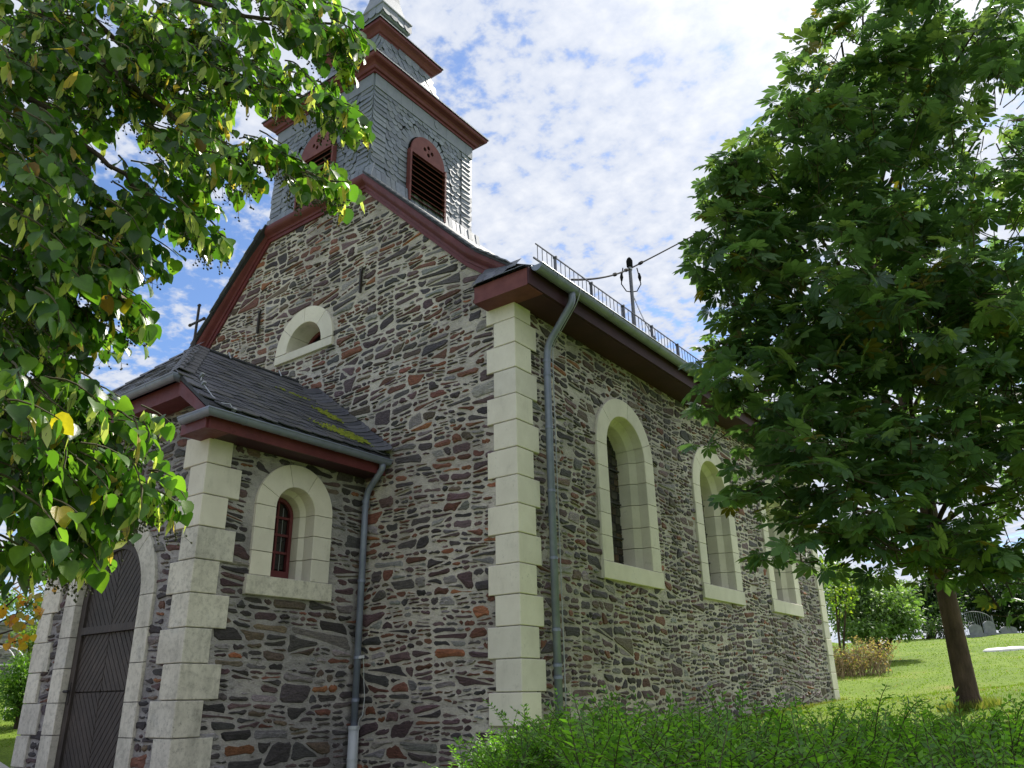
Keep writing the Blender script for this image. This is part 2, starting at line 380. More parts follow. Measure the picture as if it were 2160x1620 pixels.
    def sweep(s, path, prof, fr, closed=False):
        """profile (n,d) swept along a 2-D path in wall frame fr, mitred; n is to the left of the path"""
        P = [np.array(p, float) for p in path]; n = len(P); rings = []
        for i in range(n):
            d1 = P[i]-P[i-1] if i > 0 else P[1]-P[0]; d2 = P[i+1]-P[i] if i < n-1 else P[-1]-P[-2]
            d1 /= np.linalg.norm(d1); d2 /= np.linalg.norm(d2)
            n1 = np.array((-d1[1], d1[0])); n2 = np.array((-d2[1], d2[0])); m = n1+n2; m /= np.linalg.norm(m); m = m/(m@n1)
            rings.append([fr(*(P[i]+m*a), dd) for a, dd in prof])
        k = len(prof); vs = [q for r in rings for q in r]
        fs = [(i*k+j, i*k+(j+1) % k, (i+1)*k+(j+1) % k, (i+1)*k+j) for i in range(n-1) for j in range(k)]
        fs += [tuple(range(k-1, -1, -1)), tuple((n-1)*k+j for j in range(k))]
        s.add(vs, fs); return s

def frame(o, ux, n):
    o = np.array(o, float); ux = np.array(ux, float); n = np.array(n, float)
    def f(u, v, d): return o+ux*u+Z3*v+n*d
    f.o, f.ux, f.n = o, ux, n
    return f
GAB = frame((0, 0, 0), (1, 0, 0), (0, -1, 0))
SID = frame((0, 0, 0), (0, 1, 0), (1, 0, 0))
PY, PX = -2.83, -3.03
PXL = -6.97; PXC = (PX+PXL)/2
PFR = frame((0, PY, 0), (1, 0, 0), (0, -1, 0))
PSD = frame((PX, 0, 0), (0, 1, 0), (1, 0, 0))
PSL = frame((PXL, 0, 0), (0, 1, 0), (-1, 0, 0))
LEF = frame((-9.84, 0, 0), (0, 1, 0), (-1, 0, 0))

def clip(poly, a, bq, c):
    out = []; n = len(poly)
    for i in range(n):
        p = poly[i]; q = poly[(i+1) % n]; dp_ = a*p[0]+bq*p[1]-c; dq = a*q[0]+bq*q[1]-c
        if dp_ <= 0: out.append(p)
        if (dp_ < 0 < dq) or (dq < 0 < dp_):
            t = dp_/(dp_-dq); out.append((p[0]+t*(q[0]-p[0]), p[1]+t*(q[1]-p[1])))
    return out
def arch(uc, half, v0, vs, n=18):
    p = [(uc-half, v0), (uc+half, v0)]
    for k in range(n+1):
        a = PI*k/n; p.append((uc+half*math.cos(a), vs+half*math.sin(a)))
    return p
def in_arch(u, v, uc, half, v0, vs):
    if v < v0 or abs(u-uc) > half: return False
    return v <= vs or (u-uc)**2+(v-vs)**2 <= half*half

def bulk(name, tv, tf, R, P, tints, m, parent=None, kind=None, smooth=False):
    """many copies of one small template joined in one mesh. tv (k,3) tf (f,3); R (N,3,3); P (N,3); tints (N,3)"""
    tv = np.asarray(tv, float); tf = np.asarray(tf, int); n, k = len(P), len(tv)
    V = np.einsum('nij,kj->nki', R, tv)+P[:, None, :]
    F = (tf[None]+(np.arange(n)*k)[:, None, None]).reshape(-1, 3)
    me = bpy.data.meshes.new(name)
    me.vertices.add(n*k); me.vertices.foreach_set('co', V.astype(np.float32).ravel())
    me.loops.add(len(F)*3); me.loops.foreach_set('vertex_index', F.astype(np.int32).ravel())
    me.polygons.add(len(F)); me.polygons.foreach_set('loop_start', np.arange(0, len(F)*3, 3, dtype=np.int32))
    me.polygons.foreach_set('loop_total', np.full(len(F), 3, dtype=np.int32))
    a = me.attributes.new('tint', 'FLOAT_COLOR', 'POINT')
    cc = np.concatenate([np.repeat(tints, k, axis=0), np.ones((n*k, 1))], axis=1).astype(np.float32)
    a.data.foreach_set('color', cc.ravel())
    me.update(calc_edges=True); me.validate()
    if smooth: me.polygons.foreach_set('use_smooth', [True]*len(me.polygons))
    return link(name, me, m, parent, kind=kind)
def basis(d, up):
    """rows of N frames: columns = side, d (length axis), normal"""
    d = d/(np.linalg.norm(d, axis=1, keepdims=True)+1e-9)
    s = np.cross(d, up); s /= (np.linalg.norm(s, axis=1, keepdims=True)+1e-9)
    nn_ = np.cross(s, d)
    return np.stack([s, d, nn_], axis=2)

# ------------------------------------------------------------------ terrain
def sstep(a, c, x):
    t = np.clip((x-a)/(c-a), 0, 1); return t*t*(3-2*t)
def ground(x, y):
    x = np.asarray(x, float); y = np.asarray(y, float)
    z = np.where(y < 0, 0.55+0.06*np.maximum(y, -12), np.where(y < 6.84, 0.55+0.088*y, 1.152+0.039*np.minimum(y-6.84, 6.36)))
    yy = np.clip(y-12.0, 0, 28); z = z+0.10*yy*sstep(0, 5, yy)
    z = z+0.10*np.clip(x, 0, 9)*sstep(-9, 0, y)*(1-sstep(8, 20, y))
    z = z+0.20*np.clip(-x-7.7, 0, 8.0)
    return z
def gz(x, y): return float(ground(x, y))
def axis_pts(lo, hi, fine0, fine1, step):
    a = list(np.arange(fine0, fine1+1e-6, step)); s = step
    q = fine0
    while q > lo: s *= 1.5; q -= s; a.insert(0, max(q, lo))
    q = fine1; s = step
    while q < hi: s *= 1.5; q += s; a.append(min(q, hi))
    return np.array(a)
rs0 = np.random.RandomState(3)
xs = axis_pts(-500, 500, -22, 16, 0.5); ys = axis_pts(-300, 700, -14, 60, 0.5)
X, Y = np.meshgrid(xs, ys); Zg = ground(X, Y)+0.03*np.sin(X*1.3+0.4*Y)*np.sin(Y*0.9)+rs0.normal(0, 0.006, X.shape)
me = bpy.data.meshes.new('lawn'); nx, ny = len(xs), len(ys)
me.from_pydata(np.stack([X, Y, Zg], -1).reshape(-1, 3).tolist(), [],
               [(j*nx+i, j*nx+i+1, (j+1)*nx+i+1, (j+1)*nx+i) for j in range(ny-1) for i in range(nx-1)])
me.polygons.foreach_set('use_smooth', [True]*len(me.polygons))
link('lawn', me, 'grass', kind='structure')

# ================================================================== CHURCH
XC = -4.92
church = thing('church', 'rubble stone village church with slated bell tower, gabled porch and cream corner stones', 'church', (XC, 0, 0.6))
WINS = [3.11, 6.73, 10.34]
W_RI, W_RO, W_SILL0, W_SILL1, W_SP = 0.65, 0.97, 3.29, 3.565, 5.48
D_C, D_RI, D_RO, D_SP = -5.05, 0.87, 1.20, 2.97
P_C, P_RI, P_RO, P_SILL0, P_SILL1, P_SP = -1.36, 0.345, 0.68, 2.955, 3.215, 4.18
LU_C, LU_RI, LU_RO, LU_Z0, LU_SP = -4.90, 0.50, 0.82, 7.62, 7.80
GTOP = 10.63
GPOLY = [(-9.84, 0.1), (0, 0.1), (0, 7.42), (-0.45, 7.76), (-0.9, 8.1), (-3.42, GTOP), (-6.32, GTOP), (-8.66, 8.1), (-9.39, 7.76), (-9.84, 7.42)]

def mk_wall(name, fr, outer, holes, m):
    mb = MB(); mb.holed([outer]+holes, fr, 0.0)
    return mb.build(name, m, church)
w_gab = mk_wall('gable_wall', GAB, GPOLY, [arch(LU_C, LU_RO-0.1, LU_Z0+0.05, LU_SP)], 'mortar')
w_sid = mk_wall('side_wall', SID, [(0, 0.2), (13.2, 0.2), (13.2, 7.3), (0, 7.3)],
                [arch(c, W_RO-0.1, W_SILL0+0.05, W_SP) for c in WINS], 'mortar_side')
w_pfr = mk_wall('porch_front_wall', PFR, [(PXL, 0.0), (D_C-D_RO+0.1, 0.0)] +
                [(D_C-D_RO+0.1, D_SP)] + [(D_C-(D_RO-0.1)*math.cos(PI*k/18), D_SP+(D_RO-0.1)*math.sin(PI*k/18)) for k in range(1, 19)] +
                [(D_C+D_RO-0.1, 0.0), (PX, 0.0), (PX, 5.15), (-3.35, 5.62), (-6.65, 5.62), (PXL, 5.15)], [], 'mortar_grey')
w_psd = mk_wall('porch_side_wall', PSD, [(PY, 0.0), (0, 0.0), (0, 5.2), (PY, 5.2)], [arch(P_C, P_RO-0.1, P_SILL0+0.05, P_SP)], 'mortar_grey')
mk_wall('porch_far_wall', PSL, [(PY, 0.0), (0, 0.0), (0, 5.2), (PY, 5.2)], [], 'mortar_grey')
mk_wall('north_wall', LEF, [(0, 0.2), (13.2, 0.2), (13.2, 7.3), (0, 7.3)], [], 'mortar')
mk_wall('rear_wall', frame((0, 13.2, 0), (1, 0, 0), (0, 1, 0)), [(-9.84, 0.4), (0, 0.4), (0, 7.4), (XC, 12.2), (-9.84, 7.4)], [], 'mortar')

# ---- rubble stones -------------------------------------------------
def rubble(fr, bounds, site_ok, vert_ok, seed, pal, amax=0.16, amin=0.0085, asp=2.6, gapk=1.15):
    """random rubble: panels cut again and again along slanting lines into angular bedded stones"""
    rnd = random.Random(seed); u0, u1, v0, v1 = bounds; cells = []
    ph = [rnd.uniform(0, 6.28) for _ in range(6)]
    def warp(u, v):
        return (u+0.05*math.sin(2.3*v+ph[0]+1.1*math.sin(0.9*u+ph[1])),
                v+0.06*math.sin(0.8*u+ph[3]+0.9*math.sin(1.1*v+ph[4]))+0.015*math.sin(3.1*u+3.7*v+ph[5]))
    def area(P):
        return abs(sum(P[i][0]*P[(i+1) % len(P)][1]-P[(i+1) % len(P)][0]*P[i][1] for i in range(len(P))))/2
    def newlim(): return math.exp(rnd.uniform(math.log(amin*1.6), math.log(amax))) if rnd.random() < 0.8 else amin*2
    def cut(P, lim, dep):
        us = [p[0] for p in P]; vs = [p[1] for p in P]; w, h = max(us)-min(us), max(vs)-min(vs); A = area(P)
        if A < amin*0.7 or dep > 14: cells.append(P); return
        r = w/max(h, 1e-3)
        if A < lim and 1.1 < r < 5.5: cells.append(P); return
        if r > asp*rnd.uniform(0.7, 1.6):
            t = rad(90+rnd.gauss(0, 24)); f = rnd.uniform(0.3, 0.7)
        else:
            if h < 0.07: cells.append(P); return
            t = rad(rnd.gauss(0, 7)); f = rnd.uniform(0.28, 0.72)
        nx_, ny_ = -math.sin(t), math.cos(t)
        cs = [nx_*p[0]+ny_*p[1] for p in P]; c = min(cs)+(max(cs)-min(cs))*f
        Q1, Q2 = clip(P, nx_, ny_, c), clip(P, -nx_, -ny_, -c)
        for Q in (Q1, Q2):
            if len(Q) > 2 and area(Q) > 1e-4: cut(Q, lim if rnd.random() < 0.45 else newlim(), dep+1)
    v = v0-0.6
    while v < v1+0.2:
        h = rnd.uniform(0.9, 1.3); u = u0-rnd.uniform(0.2, 1.5)
        while u < u1+0.2:
            w = rnd.uniform(1.4, 2.4); cut([(u, v), (u+w, v), (u+w, v+h), (u, v+h)], newlim(), 0); u += w
        v += h
    out = []
    for P in cells:
        cu = sum(p[0] for p in P)/len(P); cv = sum(p[1] for p in P)/len(P); wu, wv = warp(cu, cv)
        if not (u0 < wu < u1 and v0 < wv < v1) or not site_ok(wu, wv) or rnd.random() < 0.04: continue
        g = gapk*rnd.uniform(0.003, 0.011)*(1.8 if rnd.random() < 0.18 else 1)
        if sum(P[i][0]*P[(i+1) % len(P)][1]-P[(i+1) % len(P)][0]*P[i][1] for i in range(len(P))) < 0: P = P[::-1]
        Q = P
        for i in range(len(P)):
            a_, b_ = P[i], P[(i+1) % len(P)]; dx, dy = b_[0]-a_[0], b_[1]-a_[1]; l = math.hypot(dx, dy)
            if l < 1e-6: continue
            nx_, ny_ = dy/l, -dx/l; k = rnd.uniform(0.6, 1.5)
            Q = clip(Q, nx_, ny_, nx_*a_[0]+ny_*a_[1]-g*k)
            if len(Q) < 3: break
        if len(Q) < 3 or area(Q) < 0.0009: continue
        F = []; n = len(Q)
        for i in range(n):
            a_, b_ = Q[i], Q[(i+1) % n]; l = math.hypot(b_[0]-a_[0], b_[1]-a_[1])
            if l < 0.018: F.append(((a_[0]+b_[0])/2, (a_[1]+b_[1])/2)); continue
            t = min(0.36, rnd.uniform(0.015, 0.075)/l); F.append((a_[0]+t*(b_[0]-a_[0]), a_[1]+t*(b_[1]-a_[1])))
            if l > 0.13:
                m = rnd.uniform(0.35, 0.65); j = rnd.uniform(-0.006, 0.024); F.append((a_[0]+m*(b_[0]-a_[0])-j*(b_[1]-a_[1])/l, a_[1]+m*(b_[1]-a_[1])+j*(b_[0]-a_[0])/l))
            t = 1-min(0.36, rnd.uniform(0.015, 0.075)/l); F.append((a_[0]+t*(b_[0]-a_[0]), a_[1]+t*(b_[1]-a_[1])))
        G = []
        for u, v in F:
            u, v = warp(u, v)
            for _ in range(7):
                if vert_ok(u, v): break
                u, v = wu+(u-wu)*0.8, wv+(v-wv)*0.8
            G.append((u, v))
        if len(G) < 4 or area(G) < 0.0008: continue
        cl_ = rnd.choices([p[0] for p in pal], [p[1] for p in pal])[0]; gg = rnd.uniform(0.6, 1.4)
        cl_ = tuple(max(0.004, ch*gg*rnd.uniform(0.93, 1.07)) for ch in cl_)
        mu = sum(p[0] for p in G)/len(G); mv = sum(p[1] for p in G)/len(G)
        out.append((fr, G, (mu, mv), cl_, rnd.uniform(0.006, 0.030), rnd.random()))
    return out
def stone_geo(mb, st):
    fr, F, (cu, cv), c, h, sd = st
    rnd = random.Random(sd); n = len(F)
    s = min(0.88, max(0.7, 1-0.03/max(0.05, max(abs(p[1]-cv) for p in F))))
    vs = [fr(u, v, -0.012) for u, v in F]
    vs += [fr(cu+(u-cu)*(1-(1-s)*0.5), cv+(v-cv)*s, h*rnd.uniform(0.55, 1.15)) for u, v in F]
    vs.append(fr(cu, cv, h*rnd.uniform(0.9, 1.5)))
    fs = [(i, (i+1) % n, n+(i+1) % n, n+i) for i in range(n)]+[(n+i, n+(i+1) % n, 2*n) for i in range(n)]
    mb.add(vs, fs, c)
def px_area(st):
    fr, F = st[0], st[1]; pr = []
    for u, v in F:
        d = fr(u, v, 0)-CPOS; zf = d@C_F
        if zf < 0.5: return 0
        pr.append((1080+CF*(d@C_R)/zf, 810-CF*(d@C_U)/zf))
    x = sum(p[0] for p in pr)/len(pr); y = sum(p[1] for p in pr)/len(pr)
    if not (0 < x < 2160 and 0 < y < 1620): return 0
    return abs(sum(pr[i][0]*pr[(i+1) % len(pr)][1]-pr[(i+1) % len(pr)][0]*pr[i][1] for i in range(len(pr))))/2
def in_gable(u, v, mg):
    x = abs(u-XC)
    if x > 4.92-mg: return False
    if v > GTOP-mg: return False
    lim = 10.63+1.5-x if x < 4.02 else 8.11-(x-4.02)*0.76
    return v < lim-mg*1.2
def ok_gab(mg, hm):
    def f(u, v):
        if not in_gable(u, v, mg): return False
        if u > -0.36+(-mg): return False
        if in_arch(u, v, LU_C, LU_RO-hm, LU_Z0+hm, LU_SP): return False
        if PXL+0.1 < u < PX-0.1 and v < 5.0+0.78*min(u-PXL+.4, PX-u+.4)-0.35: return False
        return True
    return f
def ok_sid(mg, hm):
    def f(u, v):
        if u < 0.34+mg or u > 12.84-mg or v > 7.15 or v < 0.3: return False
        return not any(in_arch(u, v, c, W_RO-hm, W_SILL0+hm, W_SP) for c in WINS)
    return f
def ok_psd(mg, hm):
    def f(u, v):
        if u < PY+0.33+mg or u > -0.01-mg*0.5 or v > 5.1: return False
        return not in_arch(u, v, P_C, P_RO-hm, P_SILL0+hm, P_SP)
    return f
def ok_pfr(mg, hm):
    def f(u, v):
        if u > PX-0.34-mg or u < PXL+0.34+mg or v > 5.55: return False
        return not in_arch(u, v, D_C, D_RO-hm, -1, D_SP)
    return f
DG, PU, RU, LG, BR, BW = (0.076, 0.068, 0.073), (0.118, 0.078, 0.086), (0.175, 0.078, 0.056), (0.24, 0.23, 0.235), (0.27, 0.11, 0.058), (0.145, 0.112, 0.09)
pal_g = [(DG, 30), (PU, 30), (RU, 20), (LG, 11), (BR, 5), (BW, 6)]
pal_s = [(DG, 40), (PU, 28), (RU, 7), (LG, 14), (BR, 2), (BW, 13)]
pal_p = [(DG, 52), (PU, 20), (RU, 5), (LG, 12), (BR, 2), (BW, 12)]
stones = []
for st in rubble(GAB, (-9.8, 0.0, 0.2, GTOP), ok_gab(0.0, -0.02), ok_gab(-0.03, 0.16), 11, pal_g): stones.append((w_gab, st))
for st in rubble(SID, (0.2, 13.0, 0.3, 7.15), ok_sid(0.0, -0.02), ok_sid(-0.1, 0.16), 12, pal_s, amax=0.11, amin=0.0075, asp=2.0, gapk=1.15): stones.append((w_sid, st))
for st in rubble(PSD, (PY, 0.0, 0.2, 5.1), ok_psd(0.0, -0.02), ok_psd(-0.1, 0.16), 13, pal_p, amax=0.2, amin=0.012, asp=2.6, gapk=1.15): stones.append((w_psd, st))
for st in rubble(PFR, (PXL, PX, 0.3, 5.55), ok_pfr(0.0, -0.02), ok_pfr(-0.1, 0.16), 14, pal_p): stones.append((w_pfr, st))
ranked = sorted(stones, key=lambda s: -px_area(s[1]))
for w, st in ranked[:300]:
    mb = MB(); stone_geo(mb, st); mb.build('stone', 'stone', w, tint=True)
mb = MB()
for w, st in ranked[300:]: stone_geo(mb, st)
mb.build('rubble_stones', 'stone', church, tint=True, kind='stuff')

# ---- dressed stones -------------------------------------------------
def ring_block(mb, fr, uc, vs, prof, seg, nseg=6):
    """one stone of an opening's surround. prof: closed (radius, out) polygon"""
    kind, a, c = seg; rings = []
    if kind == 'A':
        for i in range(nseg+1):
            t = a+(c-a)*i/nseg; rings.append([fr(uc+r*math.cos(t), vs+r*math.sin(t), d) for r, d in prof])
    else:
        sg = 1 if kind == 'R' else -1
        for z in (a, c): rings.append([fr(uc+sg*r, z, d) for r, d in prof])
    k = len(prof); vv_ = [q for r in rings for q in r]
    fs = [(i*k+j, i*k+(j+1) % k, (i+1)*k+(j+1) % k, (i+1)*k+j) for i in range(len(rings)-1) for j in range(k)]
    fs += [tuple(range(k-1, -1, -1)), tuple((len(rings)-1)*k+j for j in range(k))]
    mb.add(vv_, fs)
def surround(fr, uc, ri, ro, z0, vs, njamb, cuts, proud, reveal, m, parent, gap=0.011, rng=None):
    """reveal: list of (inset, depth) facets going in"""
    e = 0.006
    prof = [(ro, -0.06), (ro, proud-e), (ro-e, proud), (ri+e, proud), (ri, proud-e)]+[(ri-i_, -d_) for i_, d_ in reveal]
    prof += [(ri-reveal[-1][0]+0.12, -reveal[-1][1]), (ri+0.12, -0.06)]
    rng = rng or random.Random(int(abs(uc)*100))
    for sd in 'LR':
        zz = [z0]
        for i in range(1, njamb): zz.append(z0+(vs-z0)*i/njamb+rng.uniform(-0.02, 0.02))
        zz.append(vs)
        for i in range(njamb):
            mb = MB(); ring_block(mb, fr, uc, vs, prof, (sd, zz[i]+gap/2, zz[i+1]-gap/2)); mb.build('surround_stone', m, parent)
    cuts = [0]+cuts+[180]
    for i in range(len(cuts)-1):
        g = gap/2/ro
        mb = MB(); ring_block(mb, fr, uc, vs, prof, ('A', rad(cuts[i])+g, rad(cuts[i+1])-g), 7); mb.build('arch_stone', m, parent)
def wedge_sill(fr, u0, u1, z0, z1, proud, depth, m, parent, slope=0.04):
    mb = MB(); e = 0.008
    P = [(z0, -0.05), (z0, proud-e), (z0+e, proud), (z1-e, proud), (z1, proud-e), (z1+slope, -depth), (z0, -depth)]
    vs = [fr(u, z, d) for u in (u0, u1) for z, d in P]; k = len(P)
    mb.add(vs, [(j, (j+1) % k, k+(j+1) % k, k+j) for j in range(k)]+[tuple(range(k-1, -1, -1)), tuple(k+j for j in range(k))])
    return mb.build('sill', m, parent)

# side windows
pane_me = {}
def pane(w, h, gi):
    key = (round(w, 3), round(h, 3), gi)
    if key not in pane_me:
        mb = MB(); e = 0.006
        mb.add([(-w/2, 0, -h/2), (w/2, 0, -h/2), (w/2, 0, h/2), (-w/2, 0, h/2), (-w/2+e, 0.006, -h/2+e), (w/2-e, 0.006, -h/2+e), (w/2-e, 0.006, h/2-e), (-w/2+e, 0.006, h/2-e)],
               [(4, 5, 6, 7), (0, 1, 5, 4), (1, 2, 6, 5), (2, 3, 7, 6), (3, 0, 4, 7)])
        me = mb.mesh('pane'); me.materials.append(M['glass%d' % gi]); pane_me[key] = me
    return pane_me[key]
def put(name, me, fr, u, v, d, parent, rnd=None):
    t = rnd.uniform(-0.02, 0.02) if rnd else 0
    t2 = rnd.uniform(-0.02, 0.02) if rnd else 0
    zc_ = Vector((0, 0, 1)); n_ = Vector(fr.n); ux = Vector(fr.ux)
    n_ = (n_+ux*t+zc_*t2).normalized(); x = zc_.cross(n_)*-1; x = (ux-n_*ux.dot(n_)).normalized(); z = x.cross(n_); z = z if z.z > 0 else -z
    p = fr(u, v, d)
    m = Matrix(((x.x, n_.x, z.x, p[0]), (x.y, n_.y, z.y, p[1]), (x.z, n_.z, z.z, p[2]), (0, 0, 0, 1)))
    return link(name, me, None, parent, m)
for wi, c in enumerate(WINS):
    cuts = [[22, 80, 138], [48, 96, 140], [45, 92, 138]][wi]
    wg = MB(); hw = 0.56; DP = -0.46
    poly = arch(c, hw+0.02, W_SILL0, W_SP)
    wg.holed([poly], SID, DP-0.012); win = wg.build('window', 'lead', church)
    surround(SID, c, W_RI, W_RO, W_SILL1, W_SP, 5, cuts, 0.045, [(0.0, 0.13), (0.085, 0.235), (0.10, 0.52)], 'cream', win)
    wedge_sill(SID, c-0.99, c+0.99, W_SILL0, W_SILL1-0.004, 0.06, 0.55, 'cream', win, 0.10)
    rnd = random.Random(40+wi)
    zrow = 3.60
    while zrow < W_SP+hw:
        ph = rnd.choice((0.115, 0.15, 0.13)); u = c-hw
        while u < c+hw-0.02:
            pw = min(rnd.choice((0.12, 0.16, 0.20)), c+hw-u); uc_ = u+pw/2
            if in_arch(uc_, zrow+ph/2, c, hw-0.02, 3.5, W_SP) and pw > 0.03:
                put('pane', pane(round(pw-0.012, 2), round(ph-0.012, 3), rnd.choice((0, 0, 1, 1, 2, 3, 3, 4))), SID, uc_, zrow+ph/2, DP, win, rnd)
            u += pw
        zrow += ph
    for zb in (4.15, 4.75, 5.35):
        bars = MB(); bars.bar(SID(c-hw, zb, DP+0.02), SID(c+hw, zb, DP+0.02), 0.025, 0.025); bars.build('saddle_bar', 'lead', win)

# porch window
wg = MB(); hw = 0.262; DP = -0.40
wg.holed([arch(P_C, hw+0.03, P_SILL0+0.05, P_SP)], PSD, DP-0.02); pwin = wg.build('porch_window', 'dark', church)
surround(PSD, P_C, P_RI, P_RO, P_SILL1, P_SP, 3, [60, 105, 155], 0.05, [(0.0, 0.16), (0.055, 0.23), (0.075, 0.47)], 'cream', pwin)
wedge_sill(PSD, P_C-0.735, P_C+0.735, P_SILL0, P_SILL1-0.004, 0.075, 0.5, 'cream_old', pwin, 0.05)
fm = MB(); fw = 0.055
zb0 = P_SILL1+0.05
outer = arch(P_C, hw, zb0, P_SP); inner = arch(P_C, hw-fw, zb0+0.11, P_SP)
fm.holed([outer, inner], PSD, DP-0.01, DP+0.05); frm = fm.build('window_frame', 'red', pwin)
mm = MB()
mm.bar(PSD(P_C, zb0+0.1, DP+0.02), PSD(P_C, P_SP+hw-fw, DP+0.02), 0.03, 0.03)
for k in range(4):
    z = zb0+0.12+k*0.255
    if k: mm.bar(PSD(P_C-hw+fw, z, DP+0.022), PSD(P_C+hw-fw, z, DP+0.022), 0.03, 0.034)
mm.build('muntins', 'red', frm)
for k in range(4):
    for s in (-1, 1):
        put('pane', pane(0.18, 0.225 if k < 3 else 0.2, 3), PSD, P_C+s*0.103, zb0+0.12+k*0.255+0.128-(0.012 if k == 3 else 0), DP+0.002, frm)
lm = MB()
for s in (-1, 1):
    lm.bar(PSD(P_C+s*0.105, zb0+0.12, DP+0.012), PSD(P_C+s*0.105, P_SP+0.12, DP+0.012), 0.007, 0.007)
lm.build('lead_lines', 'galv', frm)

# lunette in the gable
wg = MB(); wg.holed([arch(LU_C, LU_RI-0.02, LU_Z0+0.08, LU_SP)], GAB, -0.42); lun = wg.build('lunette_window', 'dark', church)
surround(GAB, LU_C, LU_RI, LU_RO, LU_SP-0.001, LU_SP, 0, [45, 92, 140], 0.045, [(0.0, 0.2), (0.02, 0.46)], 'cream', lun)
wedge_sill(GAB, LU_C-LU_RO, LU_C+LU_RO, LU_Z0, LU_SP-0.012, 0.05, 0.5, 'cream', lun, 0.03)
fm = MB(); fm.holed([arch(LU_C, LU_RI-0.02, LU_SP, LU_SP), arch(LU_C, LU_RI-0.10, LU_SP+0.06, LU_SP+0.01)], GAB, -0.40, -0.36); fm.build('window_frame', 'red', lun)
mb = MB(); mb.bar(GAB(LU_C, LU_SP, -0.385), GAB(LU_C, LU_SP+LU_RI-.05, -0.385), 0.04, 0.03); mb.build('mullion', 'red', lun)
# wall anchors
for u, z0, z1 in ((-3.39, 8.43, 8.92), (-6.38, 8.51, 9.02)):
    mb = MB(); mb.bar(GAB(u, z0, 0.05), GAB(u, z1-0.07, 0.05), 0.05, 0.035)
    mb.bar(GAB(u, z1-0.09, 0.052), GAB(u-0.03, z1, 0.052), 0.035, 0.03); mb.bar(GAB(u, z1-0.09, 0.054), GAB(u+0.045, z1+0.01, 0.054), 0.035, 0.03)
    mb.build('wall_anchor', 'iron', church)

# quoins
def quoins(name, cxy, dirs, z0, z1, h, la, lb, m_new, m_old, proud=0.045, seed=1, first_long=True, zold=2.2):
    """dirs: unit 2-D vectors along the two walls away from the corner"""
    da = np.array(dirs[0], float); db = np.array(dirs[1], float); c = np.array(cxy, float); rnd = random.Random(seed)
    z = z1; k = 0
    while z > z0:
        zb = max(z-h, z0-0.2); A, B = (la, lb) if (k % 2 == 0) == first_long else (lb, la)
        A += rnd.uniform(-0.012, 0.012); B += rnd.uniform(-0.012, 0.012); p = proud+rnd.uniform(-0.004, 0.004); e = 0.008
        o = c-da*p-db*p                      # outer corner
        pts = [o+da*e, c+da*A-db*p-da*e, c+da*A-db*(p-e), c+da*A+db*0.06, c+da*0.06+db*0.06, c+db*B+da*0.06, c+db*B-da*(p-e), c+db*B-da*p-db*e, o+db*e]
        n = len(pts); vs = []
        for zz, ins in ((zb+0.006, 1), (zb+0.006+e, 0), (z-0.006-e, 0), (z-0.006, 1)):
            for q in pts:
                w = q+(da+db)*e*ins*0.9 if ins else q
                vs.append((w[0], w[1], zz))
        fs = [tuple(range(n-1, -1, -1)), tuple(3*n+i for i in range(n))]
        for r in range(3):
            for i in range(n): fs.append((r*n+i, r*n+(i+1) % n, (r+1)*n+(i+1) % n, (r+1)*n+i))
        mb = MB(); mb.add(vs, fs); mb.build(name, m_old if z < zold else m_new, church)
        z -= h; k += 1
quoins('quoin_stone', (0, 0), ((-1, 0), (0, 1)), 1.28, 7.278, 0.40, 0.49, 0.36, 'cream', 'cream', seed=2)
quoins('quoin_stone', (0, 13.2), ((-1, 0), (0, -1)), 1.35, 7.278, 0.40, 0.36, 0.36, 'cream', 'cream', seed=3)
quoins('quoin_stone', (PX, PY), ((-1, 0), (0, 1)), 0.35, 5.01, 0.42, 0.52, 0.34, 'cream', 'cream_old', seed=4, zold=3.8)
quoins('quoin_stone', (PXL, PY), ((1, 0), (0, 1)), 0.35, 5.01, 0.42, 0.52, 0.34, 'cream', 'cream_old', seed=5, zold=3.8)
quoins('quoin_stone', (-9.84, 0), ((1, 0), (0, 1)), 1.2, 7.278, 0.40, 0.49, 0.36, 'cream', 'cream', seed=6)

# ---- door -----------------------------------------------------------
DD = -0.10
door = MB().holed([arch(D_C, D_RI+0.02, 0.35, D_SP)], PFR, DD-0.06).build('door', 'oak', church)
surround(PFR, D_C, D_RI, D_RO, 0.35, D_SP, 6, [42, 90, 138], 0.045, [(0.0, 0.05), (0.012, 0.22)], 'cream_old', door)
hw = D_RI-0.015
fm = MB(); fm.holed([arch(D_C, hw, 0.36, D_SP), arch(D_C, hw-0.13, 0.5, D_SP)], PFR, DD-0.05, DD+0.05); fm.build('door_frame', 'oak', door)
def planks(u0, u1, v0, v1, up, arch_clip=False):
    """diagonal boards; up=True rises towards +u"""
    a = rad(52); w = 0.088; tx, ty = math.cos(a), math.sin(a)*(1 if up else -1); nx_, ny_ = -ty, tx
    cs = [nx_*u+ny_*v for u in (u0, u1) for v in (v0, v1)]
    k = math.floor(min(cs)/w)
    while k*w < max(cs):
        big = [(u0, v0), (u1, v0), (u1, v1), (u0, v1)]
        p = clip(big, nx_, ny_, (k+1)*w-0.012)
        if len(p) > 2: p = clip(p, -nx_, -ny_, -k*w)
        if arch_clip:
            for i in range(1, 12):
                t = PI*i/12; ca, sa = math.cos(t), math.sin(t)
                if len(p) > 2: p = clip(p, ca, sa, ca*D_C+sa*D_SP+hw-0.13)
        if len(p) > 2:
            ar = abs(sum(p[i][0]*p[(i+1) % len(p)][1]-p[(i+1) % len(p)][0]*p[i][1] for i in range(len(p))))/2
            if ar > 0.0015:
                mb = MB(); mb.prism(p, PFR, DD-0.05, DD+0.015, inset=0.008); mb.build('plank', 'oak', door)
        k += 1
